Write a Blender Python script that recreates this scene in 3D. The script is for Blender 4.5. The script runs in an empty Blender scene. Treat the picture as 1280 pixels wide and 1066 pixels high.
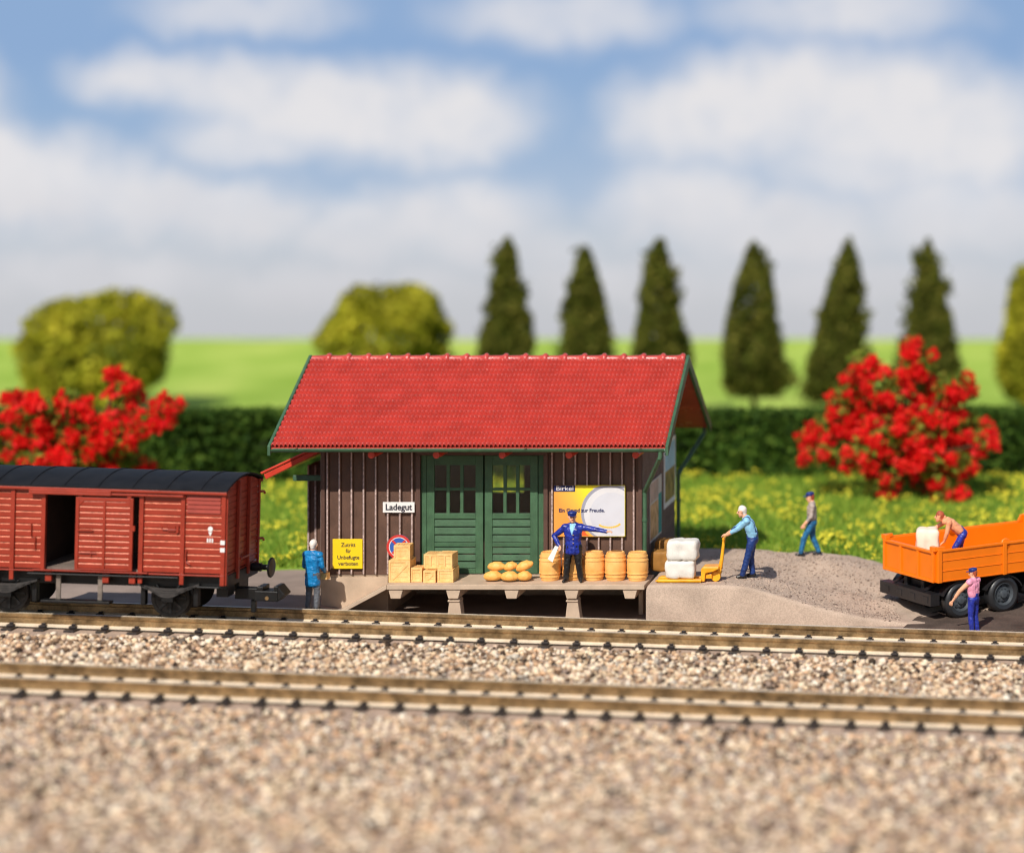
import bpy, bmesh, math, random
import numpy as np
from mathutils import Vector, Matrix, noise as mnoise
random.seed(7)
RNG = np.random.default_rng(11)
S = bpy.context.scene
C = S.collection
PI = math.pi

# ------------------------------------------------------------------ camera geometry (metres, prototype scale)
F, U0, V0 = 3077.0, 1350.0, 147.0
CX, CY, CZ = 13.84, -61.4, 12.39
def X(u, d): return CX + (u - U0) * d / F
def Z(v, d): return CZ - (v - V0) * d / F

def lin(r, g, b):
    f = lambda c: (c/255/12.92) if c/255 <= .04045 else ((c/255+.055)/1.055)**2.4
    return (f(r), f(g), f(b), 1.0)

# ------------------------------------------------------------------ materials
def nd(nt, typ, **kw):
    n = nt.nodes.new(typ)
    for k, v in kw.items():
        if k.startswith('i_'):
            key = k[2:].replace('_', ' ')
            n.inputs[key].default_value = v
        else:
            setattr(n, k, v)
    return n

def pmat(name, col, rough=.5, var=.12, nscale=6.0, bump=.0, bscale=40.0, spec=.5, metal=0.0, col2=None, fine=0.0, coat=0.0):
    """painted surface: base colour broken up by two noises, slight roughness variation and grain"""
    m = bpy.data.materials.new(name); m.use_nodes = True
    nt = m.node_tree; b = nt.nodes['Principled BSDF']
    tc = nd(nt, 'ShaderNodeTexCoord')
    n1 = nd(nt, 'ShaderNodeTexNoise'); n1.inputs['Scale'].default_value = nscale; n1.inputs['Detail'].default_value = 6
    nt.links.new(tc.outputs['Object'], n1.inputs['Vector'])
    c2 = col2 if col2 else tuple(min(1, c*(1-var*2.2)) for c in col[:3]) + (1,)
    c1 = tuple(min(1, c*(1+var)) for c in col[:3]) + (1,)
    ramp = nd(nt, 'ShaderNodeValToRGB')
    ramp.color_ramp.elements[0].position = .3; ramp.color_ramp.elements[0].color = c2
    ramp.color_ramp.elements[1].position = .62; ramp.color_ramp.elements[1].color = c1
    nt.links.new(n1.outputs['Fac'], ramp.inputs['Fac'])
    out = ramp.outputs['Color']
    n2 = nd(nt, 'ShaderNodeTexNoise'); n2.inputs['Scale'].default_value = bscale; n2.inputs['Detail'].default_value = 3
    nt.links.new(tc.outputs['Object'], n2.inputs['Vector'])
    if fine:
        mx = nd(nt, 'ShaderNodeMix', data_type='RGBA', blend_type='MULTIPLY')
        mx.inputs['Factor'].default_value = 1.0
        rr = nd(nt, 'ShaderNodeValToRGB')
        rr.color_ramp.elements[0].position = .35; rr.color_ramp.elements[0].color = (1-fine,)*3 + (1,)
        rr.color_ramp.elements[1].position = .65; rr.color_ramp.elements[1].color = (1+fine*.6,)*3 + (1,)
        nt.links.new(n2.outputs['Fac'], rr.inputs['Fac'])
        nt.links.new(out, mx.inputs[6]); nt.links.new(rr.outputs['Color'], mx.inputs[7])
        out = mx.outputs[2]
    nt.links.new(out, b.inputs['Base Color'])
    mr = nd(nt, 'ShaderNodeMapRange'); mr.inputs['To Min'].default_value = max(.05, rough-.08); mr.inputs['To Max'].default_value = min(1, rough+.1)
    nt.links.new(n1.outputs['Fac'], mr.inputs['Value']); nt.links.new(mr.outputs['Result'], b.inputs['Roughness'])
    b.inputs['Specular IOR Level'].default_value = spec
    b.inputs['Metallic'].default_value = metal
    if coat: b.inputs['Coat Weight'].default_value = coat
    if bump:
        bp = nd(nt, 'ShaderNodeBump'); bp.inputs['Strength'].default_value = bump; bp.inputs['Distance'].default_value = .02
        nt.links.new(n2.outputs['Fac'], bp.inputs['Height']); nt.links.new(bp.outputs['Normal'], b.inputs['Normal'])
    return m

def island_mat(name, cols, rough=.8, spec=.2, trans=0.0, nscale=None):
    """one colour out of a ramp per loose piece (stone, leaf, petal)"""
    m = bpy.data.materials.new(name); m.use_nodes = True
    nt = m.node_tree; b = nt.nodes['Principled BSDF']
    g = nd(nt, 'ShaderNodeNewGeometry'); ramp = nd(nt, 'ShaderNodeValToRGB')
    ramp.color_ramp.interpolation = 'LINEAR'
    els = ramp.color_ramp.elements
    els[0].position = 0; els[0].color = cols[0]
    els[1].position = 1; els[1].color = cols[-1]
    for i, c in enumerate(cols[1:-1]):
        e = els.new((i+1)/(len(cols)-1)); e.color = c
    nt.links.new(g.outputs['Random Per Island'], ramp.inputs['Fac'])
    out = ramp.outputs['Color']
    if nscale:
        tc = nd(nt, 'ShaderNodeTexCoord'); n1 = nd(nt, 'ShaderNodeTexNoise'); n1.inputs['Scale'].default_value = nscale
        nt.links.new(tc.outputs['Object'], n1.inputs['Vector'])
        rr = nd(nt, 'ShaderNodeValToRGB'); rr.color_ramp.elements[0].position = .35; rr.color_ramp.elements[1].position = .68
        rr.color_ramp.elements[0].color = (.6, .62, .55, 1); rr.color_ramp.elements[1].color = (1.25, 1.2, 1.1, 1)
        nt.links.new(n1.outputs['Fac'], rr.inputs['Fac'])
        mx = nd(nt, 'ShaderNodeMix', data_type='RGBA', blend_type='MULTIPLY'); mx.inputs['Factor'].default_value = 1
        nt.links.new(out, mx.inputs[6]); nt.links.new(rr.outputs['Color'], mx.inputs[7]); out = mx.outputs[2]
    nt.links.new(out, b.inputs['Base Color'])
    b.inputs['Roughness'].default_value = rough; b.inputs['Specular IOR Level'].default_value = spec
    if trans:
        t = nd(nt, 'ShaderNodeBsdfTranslucent'); nt.links.new(out, t.inputs['Color'])
        mix = nd(nt, 'ShaderNodeMixShader'); mix.inputs[0].default_value = trans
        nt.links.new(b.outputs[0], mix.inputs[1]); nt.links.new(t.outputs[0], mix.inputs[2])
        nt.links.new(mix.outputs[0], nt.nodes['Material Output'].inputs['Surface'])
    return m

def glass_mat(name):
    m = bpy.data.materials.new(name); m.use_nodes = True
    nt = m.node_tree; nt.nodes.remove(nt.nodes['Principled BSDF'])
    t = nd(nt, 'ShaderNodeBsdfTransparent'); t.inputs[0].default_value = (.86, .88, .84, 1)
    g = nd(nt, 'ShaderNodeBsdfGlossy'); g.inputs['Roughness'].default_value = .12
    mix = nd(nt, 'ShaderNodeMixShader'); mix.inputs[0].default_value = .05
    nt.links.new(t.outputs[0], mix.inputs[1]); nt.links.new(g.outputs[0], mix.inputs[2])
    nt.links.new(mix.outputs[0], nt.nodes['Material Output'].inputs['Surface'])
    return m

M = dict(
    wall_edge=pmat('dry brushed batten highlight', lin(196, 172, 164), .4, .25, 14, .4, 60, .6, fine=.3),  # dry-brush tone that also paints in light on batten fronts and left edges
    wall=pmat('brown wall paint', lin(100, 72, 58), .5, .10, 3, .5, 55, .45, fine=.28),
    wall_side=pmat('grey brown wall paint', lin(146, 126, 118), .55, .10, 3, .45, 55, .35, fine=.22),
    frame=pmat('dark brown frame paint', lin(92, 66, 56), .45, .08, 3, .3, 55, .45, fine=.2),
    dgreen=pmat('green door paint', lin(68, 102, 72), .5, .10, 3, .45, 60, .4, fine=.24),
    ggreen=pmat('green gutter paint', lin(66, 98, 72), .42, .10, 5, .2, 60, .5, fine=.12),
    tile=pmat('red tile plastic', lin(194, 70, 60), .24, .06, 2.0, .12, 60, .8),
    canopy=pmat('orange red canopy plastic', lin(205, 64, 44), .42, .06, 3, .1, 50, .4),
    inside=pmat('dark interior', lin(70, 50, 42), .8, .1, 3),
    plinth=pmat('tan concrete plastic', lin(196, 172, 148), .75, .07, 2.2, .3, 60, .25, fine=.10),
    dirt=pmat('fine grey brown dirt', lin(186, 164, 146), .92, .08, 1.3, .5, 34, .12, fine=.15),
    dirt2=pmat('brown grey dirt', lin(156, 138, 126), .92, .10, .9, .4, 40, .12, fine=.14),
    road=pmat('dark brown road', lin(92, 78, 70), .9, .15, 1.5, .5, 30, .15, fine=.25),
    bed=pmat('pale pinkish track bed', lin(180, 156, 138), .9, .08, 1.6, .5, 24, .15, fine=.15),
    rail=pmat('nickel silver rail', lin(178, 146, 104), .3, .25, 3.0, .12, 30, .5, metal=.65, fine=.22),
    railtop=pmat('bright rail foot', lin(228, 212, 188), .45, .08, 4.0, .1, 30, .5, metal=.15, fine=.08),
    sleeper=pmat('dark brown sleeper plastic', lin(40, 33, 32), .5, .2, 6, .15, 40, .4),
    wred=pmat('oxide red wagon paint', lin(156, 53, 34), .38, .07, 2.5, .12, 70, .5, fine=.06),
    wred_edge=pmat('painted plank edge highlight', lin(226, 140, 112), .3, .2, 9, .1, 70, .7),  # pale tone paints in the sunlight caught by the upper plank edges
    wblack=pmat('matt black roof paint', lin(27, 27, 30), .65, .15, 3, .35, 60, .22, fine=.25),
    under=pmat('black underframe plastic', lin(11, 11, 12), .45, .2, 5, .1, 50, .5),
    wheel=pmat('blackened wheel metal', lin(22, 19, 18), .35, .2, 6, .1, 40, .5, metal=.3),
    wood_in=pmat('wagon floor', lin(120, 105, 95), .8, .12, 4),
    white=pmat('white print', lin(235, 230, 226), .6, .02, 3),
    crate=pmat('light wood crate plastic', lin(244, 200, 134), .55, .05, 5, .25, 30, .35, col2=lin(236, 182, 110), fine=.10),
    barrel=pmat('tan barrel plastic', lin(244, 188, 112), .42, .04, 4, .12, 40, .45, col2=lin(238, 172, 92)),
    sack=pmat('ochre sack plastic', lin(240, 182, 98), .48, .05, 5, .2, 30, .4, col2=lin(230, 164, 76)),
    bale=pmat('white bale plastic', lin(228, 222, 212), .6, .03, 5, .3, 34, .3, fine=.05),
    bale_p=pmat('cream bale plastic', lin(248, 222, 198), .55, .03, 5, .2, 34, .3),
    bale_b=pmat('brown bale plastic', lin(160, 112, 52), .6, .08, 5, .25, 30, .3),
    yellow=pmat('yellow jack plastic', lin(244, 176, 38), .38, .05, 4, .05, 40, .5, col2=lin(236, 150, 22)),
    orange=pmat('orange truck plastic', lin(248, 124, 10), .36, .03, 2, .04, 60, .5),
    chassis=pmat('dark grey chassis plastic', lin(34, 33, 35), .3, .12, 4, .06, 50, .5),
    tyre=pmat('tyre rubber', lin(44, 44, 46), .38, .1, 4, .1, 50, .5),
    rim=pmat('grey rim plastic', lin(74, 79, 84), .35, .1, 4, .05, 50, .5),
    sign_y=pmat('yellow sign print', lin(248, 206, 10), .6, .02, 2),
    ink=pmat('dark ink', lin(36, 34, 50), .7, .05, 2),
    navy=pmat('navy print', lin(26, 32, 88), .6, .04, 2),
    red_p=pmat('red print', lin(206, 52, 44), .6, .03, 2),
    blue_p=pmat('blue print', lin(44, 92, 176), .6, .03, 2),
    noodle=pmat('noodle yellow print', lin(244, 196, 70), .6, .03, 2),
    skin=pmat('skin paint', lin(240, 178, 140), .5, .05, 10, .05, 40, .4),
    skin_r=pmat('sunburnt skin paint', lin(232, 160, 118), .5, .05, 10, .05, 40, .4),
    face_w=pmat('pale hair paint', lin(232, 222, 212), .55, .05, 10),
    hair=pmat('brown red hair paint', lin(176, 84, 52), .6, .1, 12),
    c_blue=pmat('bright blue coat paint', lin(24, 130, 190), .42, .09, 7, .1, 30, .5, col2=lin(16, 104, 162)),
    c_navy=pmat('royal navy jacket paint', lin(32, 50, 150), .38, .12, 8, .1, 30, .5, col2=lin(20, 30, 104)),
    c_dark=pmat('black trouser paint', lin(30, 28, 30), .35, .15, 8, .05, 30, .5),
    c_grey=pmat('grey trouser paint', lin(96, 98, 104), .5, .12, 8),
    c_denim=pmat('dark blue overall paint', lin(30, 58, 118), .42, .14, 8, .1, 30, .5, col2=lin(18, 38, 84)),
    c_jeans=pmat('blue jeans paint', lin(36, 108, 152), .5, .14, 8, col2=lin(26, 74, 112)),
    c_lblue=pmat('light blue shirt paint', lin(142, 196, 226), .5, .07, 8),
    c_greyt=pmat('grey shirt paint', lin(176, 160, 150), .55, .07, 8),
    c_pink=pmat('pink shirt paint', lin(240, 156, 182), .5, .06, 8),
    c_royal=pmat('royal blue trouser paint', lin(38, 52, 156), .4, .1, 8, col2=lin(24, 34, 112)),
    shoe=pmat('black shoe paint', lin(30, 27, 26), .35, .1, 8),
    capb=pmat('dark blue cap paint', lin(34, 50, 120), .42, .1, 8),
    eye=pmat('eye paint', lin(50, 36, 32), .4, .05, 8),
    lip=pmat('lip paint', lin(196, 110, 90), .5, .05, 8),
    paper=pmat('white paper', lin(236, 234, 230), .6, .02, 4),
    trunk=pmat('bark', lin(84, 64, 46), .85, .2, 6, .6, 20, .2),
    glass=glass_mat('thin glass'),
)

# ------------------------------------------------------------------ mesh builder
class MB:
    def __init__(s): s.v = []; s.f = []; s.m = []; s.mi = 0; s.T = Matrix.Identity(4)
    def add(s, vs, fs):
        o = len(s.v)
        s.v += [tuple(s.T @ Vector(p)) for p in vs]
        s.f += [tuple(i+o for i in f) for f in fs]; s.m += [s.mi]*len(fs)
        return s
    def box(s, x0, x1, y0, y1, z0, z1):
        return s.add([(x0,y0,z0),(x1,y0,z0),(x1,y1,z0),(x0,y1,z0),(x0,y0,z1),(x1,y0,z1),(x1,y1,z1),(x0,y1,z1)],
                     [(0,3,2,1),(4,5,6,7),(0,1,5,4),(1,2,6,5),(2,3,7,6),(3,0,4,7)])
    def prism(s, pts, axis, a, b):
        """extrude a 2D outline (counter-clockwise) along axis 'x','y' or 'z' from a to b"""
        def p3(p, t):
            return {'x': (t, p[0], p[1]), 'y': (p[0], t, p[1]), 'z': (p[0], p[1], t)}[axis]
        n = len(pts)
        vs = [p3(p, a) for p in pts] + [p3(p, b) for p in pts]
        fs = [tuple(range(n))[::-1], tuple(range(n, 2*n))] + [(i, (i+1) % n, n+(i+1) % n, n+i) for i in range(n)]
        return s.add(vs, fs)
    def tube(s, path, r, n=10, caps=True):
        path = [Vector(p) for p in path]; rs = r if isinstance(r, (list, tuple)) else [r]*len(path)
        vs = []; fs = []; up = None
        for i, p in enumerate(path):
            d = (path[min(i+1, len(path)-1)] - path[max(i-1, 0)]).normalized()
            if up is None or abs(up.dot(d)) > .98:
                up = Vector((0,0,1)) if abs(d.z) < .9 else Vector((1,0,0))
            a = d.cross(up).normalized(); b = d.cross(a).normalized(); up = -b if False else up
            for k in range(n):
                t = 2*PI*k/n
                vs.append(p + (a*math.cos(t) + b*math.sin(t))*rs[i])
        for i in range(len(path)-1):
            for k in range(n):
                fs.append((i*n+k, i*n+(k+1) % n, (i+1)*n+(k+1) % n, (i+1)*n+k))
        if caps: fs += [tuple(range(n))[::-1], tuple(range((len(path)-1)*n, len(path)*n))]
        return s.add(vs, fs)
    def lathe(s, prof, center=(0,0,0), axis='z', n=24, caps=True):
        """prof: list of (r, t) along the axis"""
        vs = []; fs = []
        cx, cy, cz = center
        for r, t in prof:
            for k in range(n):
                a = 2*PI*k/n; c, d = r*math.cos(a), r*math.sin(a)
                vs.append({'z': (cx+c, cy+d, cz+t), 'x': (cx+t, cy+c, cz+d), 'y': (cx+d, cy+t, cz+c)}[axis])
        for i in range(len(prof)-1):
            for k in range(n):
                fs.append((i*n+k, i*n+(k+1) % n, (i+1)*n+(k+1) % n, (i+1)*n+k))
        if caps: fs += [tuple(range(n))[::-1], tuple(range((len(prof)-1)*n, len(prof)*n))]
        return s.add(vs, fs)
    def build(s, name, mats, parent=None, smooth=False, bevel=0, segs=2, angle=35, fix=True):
        me = bpy.data.meshes.new(name); me.from_pydata(s.v, [], s.f)
        mats = mats if isinstance(mats, (list, tuple)) else [mats]
        for m in mats: me.materials.append(m)
        if len(mats) > 1: me.polygons.foreach_set('material_index', s.m)
        if fix:
            bm = bmesh.new(); bm.from_mesh(me); bmesh.ops.recalc_face_normals(bm, faces=bm.faces); bm.to_mesh(me); bm.free()
        o = bpy.data.objects.new(name, me); C.objects.link(o)
        if parent: o.parent = parent
        if bevel:
            b = o.modifiers.new('bevel', 'BEVEL'); b.width = bevel; b.segments = segs; b.limit_method = 'ANGLE'; b.angle_limit = math.radians(40)
        if smooth:
            me.polygons.foreach_set('use_smooth', [True]*len(me.polygons))
            me.set_sharp_from_angle(angle=math.radians(angle))
        me.update()
        return o

def np_mesh(name, V, Fc, mat, parent=None, smooth=False):
    me = bpy.data.meshes.new(name); n, k = Fc.shape
    me.vertices.add(len(V)); me.vertices.foreach_set('co', np.asarray(V, np.float32).ravel())
    me.loops.add(n*k); me.loops.foreach_set('vertex_index', Fc.astype(np.int32).ravel())
    me.polygons.add(n); me.polygons.foreach_set('loop_start', np.arange(0, n*k, k, dtype=np.int32))
    me.polygons.foreach_set('loop_total', np.full(n, k, np.int32))
    if smooth: me.polygons.foreach_set('use_smooth', np.ones(n, bool))
    me.update(calc_edges=True); me.validate()
    for m in (mat if isinstance(mat, (list, tuple)) else [mat]): me.materials.append(m)
    o = bpy.data.objects.new(name, me); C.objects.link(o)
    if parent: o.parent = parent
    return o

def tag(o, label=None, cat=None, group=None, kind=None):
    if label: o['label'] = label
    if cat: o['category'] = cat
    if group: o['group'] = group
    if kind: o['kind'] = kind
    return o
def thing(name, label, cat, loc=(0,0,0), rot=(0,0,0), group=None):
    o = bpy.data.objects.new(name, None); C.objects.link(o); o.location = loc; o.rotation_euler = rot
    o.empty_display_size = .2
    return tag(o, label, cat, group)
def copy_tree(o, parent=None):
    c = o.copy(); C.objects.link(c)
    if parent: c.parent = parent
    for ch in [k for k in o.children]: copy_tree(ch, c)
    return c

def text(name, body, size, mat, parent, loc, w=None, bold=.0, rot=(PI/2,0,0), align='CENTER'):
    cu = bpy.data.curves.new(name, 'FONT'); cu.body = body; cu.size = size; cu.align_x = align; cu.align_y = 'CENTER'
    cu.offset = bold; cu.extrude = .0015; cu.resolution_u = 3
    t = bpy.data.objects.new(name, cu); C.objects.link(t)
    bpy.context.view_layer.update()
    ev = t.evaluated_get(bpy.context.evaluated_depsgraph_get())
    me = bpy.data.meshes.new_from_object(ev)
    bpy.data.objects.remove(t); bpy.data.curves.remove(cu)
    me.materials.clear(); me.materials.append(mat)
    o = bpy.data.objects.new(name, me); C.objects.link(o); o.parent = parent; o.location = loc; o.rotation_euler = rot
    xs = [v.co.x for v in me.vertices]
    if w and xs:
        o.scale.x = w/(max(xs)-min(xs))
    return o

def wob(seed, n=5, fmax=3.0):
    """cheap smooth 3D noise for numpy arrays"""
    r = np.random.default_rng(seed); k = r.normal(0, fmax, (n, 3)); ph = r.uniform(0, 2*PI, n)
    return lambda P: np.sin(P @ k.T + ph).sum(1)/n

def leaf_cloud(P, size, rng, flat=None):
    """a quad per point, random orientation; flat = direction the leaves tend to face"""
    n = len(P)
    N = rng.normal(0, 1, (n, 3))
    if flat is not None: N = N*.6 + flat
    N /= np.linalg.norm(N, axis=1)[:, None]
    A = np.cross(N, rng.normal(0, 1, (n, 3))); A /= np.linalg.norm(A, axis=1)[:, None]
    B = np.cross(N, A)
    s = size*rng.uniform(.6, 1.4, n)[:, None]
    A = A*s; B = B*s*.62
    V = np.stack([P-A, P-B*.9+A*.1, P+A, P+B*.9+A*.1], 1).reshape(-1, 3)
    return V, np.arange(4*n).reshape(n, 4)
# ================================================================== SETTING
GR = -.025                                # the line falls gently to the right
def sstep(a, b, x):
    t = np.clip((np.asarray(x, float)-a)/(b-a), 0, 1); return t*t*(3-2*t)

def grid(name, xs, ys, hf, mat, kind='structure', smooth=True):
    XX, YY = np.meshgrid(xs, ys); ZZ = hf(XX, YY)
    V = np.stack([XX, YY, ZZ], -1).reshape(-1, 3); nx, ny = len(xs), len(ys)
    i = np.arange(ny-1)[:, None]*nx + np.arange(nx-1)[None]
    Fc = np.stack([i, i+1, i+nx+1, i+nx], -1).reshape(-1, 4)
    o = np_mesh(name, V, Fc, mat, smooth=smooth); o['kind'] = kind
    return o

w1, w2, w3 = wob(1, 6, .9), wob(2, 7, 3.0), wob(3, 8, 9.0)
def P3(x, y): return np.stack([x, y, np.zeros_like(x)], -1)
def noise2(f, x, y): return f(P3(x, y).reshape(-1, 3)).reshape(x.shape)

def zbed(x): return GR*x
def h_gravel(x, y):
    base = .27 + zbed(x)
    back = sstep(-2.9, -1.9, y)
    return base*(1-back) + back*(-.25) + .012*noise2(w3, x, y)
def left_rise(x): return .27*sstep(-3.2, -5.6, x) if np.isscalar(x) else .27*(1-sstep(-5.6, -3.2, x))
def h_dirt(x, y):
    z = left_rise(x) + .03*noise2(w2, x, y)*sstep(.6, 2.5, y) + .008*noise2(w3, x, y)
    z = z + sstep(-3.5, -6, x*0 + y)*0
    return z - .5*sstep(-2.0, -2.6, y)*(y < -2.0) - sstep(3.6, 6.0, y)*.15*0
def h_meadow(x, y):
    z = .32 + .2*sstep(-4, 4, x) + .05*noise2(w1, x, y) + .12*sstep(8, 20, y)
    edge = sstep(4.6 + .0*x, 3.0, y) if False else 1-sstep(3.0, 4.9, y + .35*noise2(w2, x, y*0+1))
    return z - .5*edge
def h_field(x, y): return .62 - .75*sstep(20.5, 32, y) + .80*sstep(48, 68, y) + .05*noise2(w1, x, y)

grid('gravel_ground', np.linspace(-45, 40, 170), np.linspace(-34, -1.7, 80), h_gravel, M['bed'])
grid('dirt_ground', np.linspace(-40, 34, 260), np.linspace(-2.6, 7, 60), h_dirt, M['dirt2'])

# grass-coloured ground sheets (the blades grow on them)
def ground_green(name, a, b, c, s):
    m = bpy.data.materials.new(name); m.use_nodes = True; nt = m.node_tree; bs = nt.nodes['Principled BSDF']
    tc = nd(nt, 'ShaderNodeTexCoord'); n1 = nd(nt, 'ShaderNodeTexNoise'); n1.inputs['Scale'].default_value = s; n1.inputs['Detail'].default_value = 8
    nt.links.new(tc.outputs['Object'], n1.inputs['Vector']); r = nd(nt, 'ShaderNodeValToRGB')
    r.color_ramp.elements[0].position = .32; r.color_ramp.elements[0].color = a
    r.color_ramp.elements[1].position = .68; r.color_ramp.elements[1].color = c
    r.color_ramp.elements.new(.5).color = b
    nt.links.new(n1.outputs['Fac'], r.inputs['Fac']); nt.links.new(r.outputs['Color'], bs.inputs['Base Color'])
    bs.inputs['Roughness'].default_value = .95; bs.inputs['Specular IOR Level'].default_value = .1
    return m
m_meadow = ground_green('meadow green', lin(98, 134, 48), lin(124, 152, 56), lin(156, 168, 64), .8)
m_field = ground_green('light field green', lin(132, 160, 58), lin(150, 174, 72), lin(170, 186, 88), .2)
grid('meadow_ground', np.linspace(-45, 36, 200), np.linspace(2.8, 21.5, 80), h_meadow, m_meadow)
grid('field_ground', np.linspace(-75, 50, 90), np.linspace(20.5, 69.5, 40), h_field, m_field)

# ---- the earth ramp to the right of the shed, level with the platform at its left end
RX0, RX1 = 3.26, 13.5
def ramp_h(x, y):
    fx = np.array([3.2, 5.2, 5.75, 6.6, 7.5, 8.5, 9.7, 13.5]); fz = np.array([1.0, .99, .95, .70, .44, .22, .06, -.1])
    bx = np.array([3.2, 5.0, 6.0, 6.8, 7.4, 8.0, 9.3, 10.6, 13.5]); bz = np.array([1.0, .97, .90, .90, .82, .74, .46, .22, .05])
    a = np.interp(x, fx, fz); b = np.interp(x, bx, bz)
    t = sstep(.2, 3.4, y)
    z = a*(1-t) + b*t
    n = .035*noise2(w2, x*1.2, y*1.2) + .012*noise2(w3, x*1.5, y*1.5)
    z = z + n*(.35+1.0*sstep(4.6, 6.0, x))*sstep(-1.3, -.6, y) + (.11*noise2(w2, x*.7+3, y*.7) + .07*noise2(w2, x*1.9, y*1.9+5))*sstep(5.4, 6.4, x)*sstep(-1.2, .2, y) - .06*np.exp(-((x-6.6)/.9)**2 - ((y-1.0)/.8)**2) + .14*np.exp(-((x-7.5)/.8)**2 - ((y-2.4)/.6)**2) - .10*np.exp(-((x-8.3)/.5)**2 - ((y-1.4)/.6)**2) + .08*np.exp(-((x-5.2)/.5)**2 - ((y-2.9)/.5)**2)
    z = z - sstep(3.7, 5.4, y)*.75*np.ones_like(x)
    r = .10; e = np.clip((-1.40 + r - y)/r, 0, 1); z = z - r*(1-np.sqrt(np.clip(1-e*e, 0, 1)))
    e2 = np.clip((RX0 + r - x)/r, 0, 1); z = z - r*(1-np.sqrt(np.clip(1-e2*e2, 0, 1)))
    return z
xs = np.concatenate([np.linspace(RX0, RX0+.12, 7), np.linspace(RX0+.18, RX1, 150)])
ys = np.concatenate([np.linspace(-1.40, -1.28, 7), np.linspace(-1.2, 5.4, 90)])
XX, YY = np.meshgrid(xs, ys); ZZ = ramp_h(XX, YY)
nx, ny = len(xs), len(ys)
V = np.stack([XX, YY, ZZ], -1).reshape(-1, 3).tolist()
i = (np.arange(ny-1)[:, None]*nx + np.arange(nx-1)[None]); Fc = np.stack([i, i+1, i+nx+1, i+nx], -1).reshape(-1, 4).tolist()
o = len(V)                                  # skirt down to the ground on the front and left faces
for k in range(nx): V.append((xs[k], -1.40, -.3))
for k in range(nx-1): Fc.append([o+k, o+k+1, k+1, k])
o = len(V)
for k in range(ny): V.append((RX0, ys[k], -.3))
for k in range(ny-1): Fc.append([o+k, k*nx, (k+1)*nx, o+k+1])
np_o = np_mesh('earth_ramp', np.array(V), np.array(Fc), M['dirt'], smooth=True); np_o['kind'] = 'structure'
np_o.data.set_sharp_from_angle(angle=math.radians(50))

# grit scattered over the ramp and dirt
def stone_mesh(name, P, size, cols, seed, squash=.75):
    r = np.random.default_rng(seed); n = len(P)
    g = (1+5**.5)/2
    ico = np.array([(-1,g,0),(1,g,0),(-1,-g,0),(1,-g,0),(0,-1,g),(0,1,g),(0,-1,-g),(0,1,-g),(g,0,-1),(g,0,1),(-g,0,-1),(-g,0,1)])/math.sqrt(1+g*g)
    fc = np.array([(0,11,5),(0,5,1),(0,1,7),(0,7,10),(0,10,11),(1,5,9),(5,11,4),(11,10,2),(10,7,6),(7,1,8),(3,9,4),(3,4,2),(3,2,6),(3,6,8),(3,8,9),(4,9,5),(2,4,11),(6,2,10),(8,6,7),(9,8,1)])
    V = ico[None]*r.uniform(.72, 1.25, (n, 12, 1))
    sc = size*(.45+1.15*r.random((n, 1, 1))**1.6)*r.uniform(.7, 1.25, (n, 1, 3)); V = V*sc
    a = r.uniform(0, 2*PI, (n, 3))
    for ax in range(3):
        c, s = np.cos(a[:, ax])[:, None], np.sin(a[:, ax])[:, None]; i, j = [(1,2),(0,2),(0,1)][ax]
        vi, vj = V[..., i].copy(), V[..., j].copy(); V[..., i] = vi*c - vj*s; V[..., j] = vi*s + vj*c
    V[..., 2] *= squash
    V = V + P[:, None, :]
    Fa = (fc[None] + (np.arange(n)*12)[:, None, None]).reshape(-1, 3)
    return np_mesh(name, V.reshape(-1, 3), Fa, island_mat(name+' colours', cols, .85, .25))

def track_y(t, x): return t['y'] - t['yaw']*x
FAR = dict(y=57.585-61.4, yaw=.036, ztop=.61)
NEAR = dict(y=51.12-61.4, yaw=.052, ztop=.62, g=.64)
def clear_of_tracks(x, y, half):
    ok = np.ones(len(x), bool)
    for t in (FAR, NEAR): ok &= np.abs(y - track_y(t, x)) > half
    return ok
stone_cols = [lin(*c) for c in [(40,32,27),(96,78,62),(156,126,98),(222,192,156),(236,220,194),(206,164,128),(244,232,212),(70,54,44),(226,186,148),(128,100,78),(230,204,168),(240,224,196),(214,176,140)]]
pts = []
def scatter(n, x0, x1, y0, y1, zlo, zhi, half, seed):
    r = np.random.default_rng(seed); x = r.uniform(x0, x1, n); y = r.uniform(y0, y1, n); k = clear_of_tracks(x, y, half)
    x, y = x[k], y[k]; return np.stack([x, y, .255 + zbed(x) + r.uniform(zlo, zhi, len(x))], 1)
A1 = scatter(30000, -21, 19, -9.6, -5.0, -.06, .08, 1.20, 5)
A2 = scatter(6000, -21, 19, -9.6, -2.6, -.04, .01, 1.0, 6)
A3 = scatter(56000, -20, 20, -24, -11.2, -.06, .07, 1.30, 8)
A4 = scatter(3600, -20, 19, -13, -8.4, -.05, .0, .95, 9)
tag(stone_mesh('ballast_gravel', np.concatenate([A1, A2, A3, A4]), .058, stone_cols, 21), 'beige and pinkish crushed stone ballast lying around both tracks', 'gravel', kind='stuff')
r = np.random.default_rng(31); gx = r.uniform(3.5, 12, 16000); gy = r.uniform(-1.35, 3.6, 16000)
keep = r.uniform(0, 1, 16000) < np.clip((gx-4.3)/1.8, .05, 1)
keep &= gx < 9.3 - .15*gy
gx, gy = gx[keep], gy[keep]
tag(stone_mesh('ramp_grit', np.stack([gx, gy, ramp_h(gx, gy)-.003], 1), .021, [lin(*c) for c in [(104,88,78),(154,134,118),(190,168,150),(172,150,134)]], 33),
    'fine pale grit scattered over the earth ramp', 'grit', kind='stuff')

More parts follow.
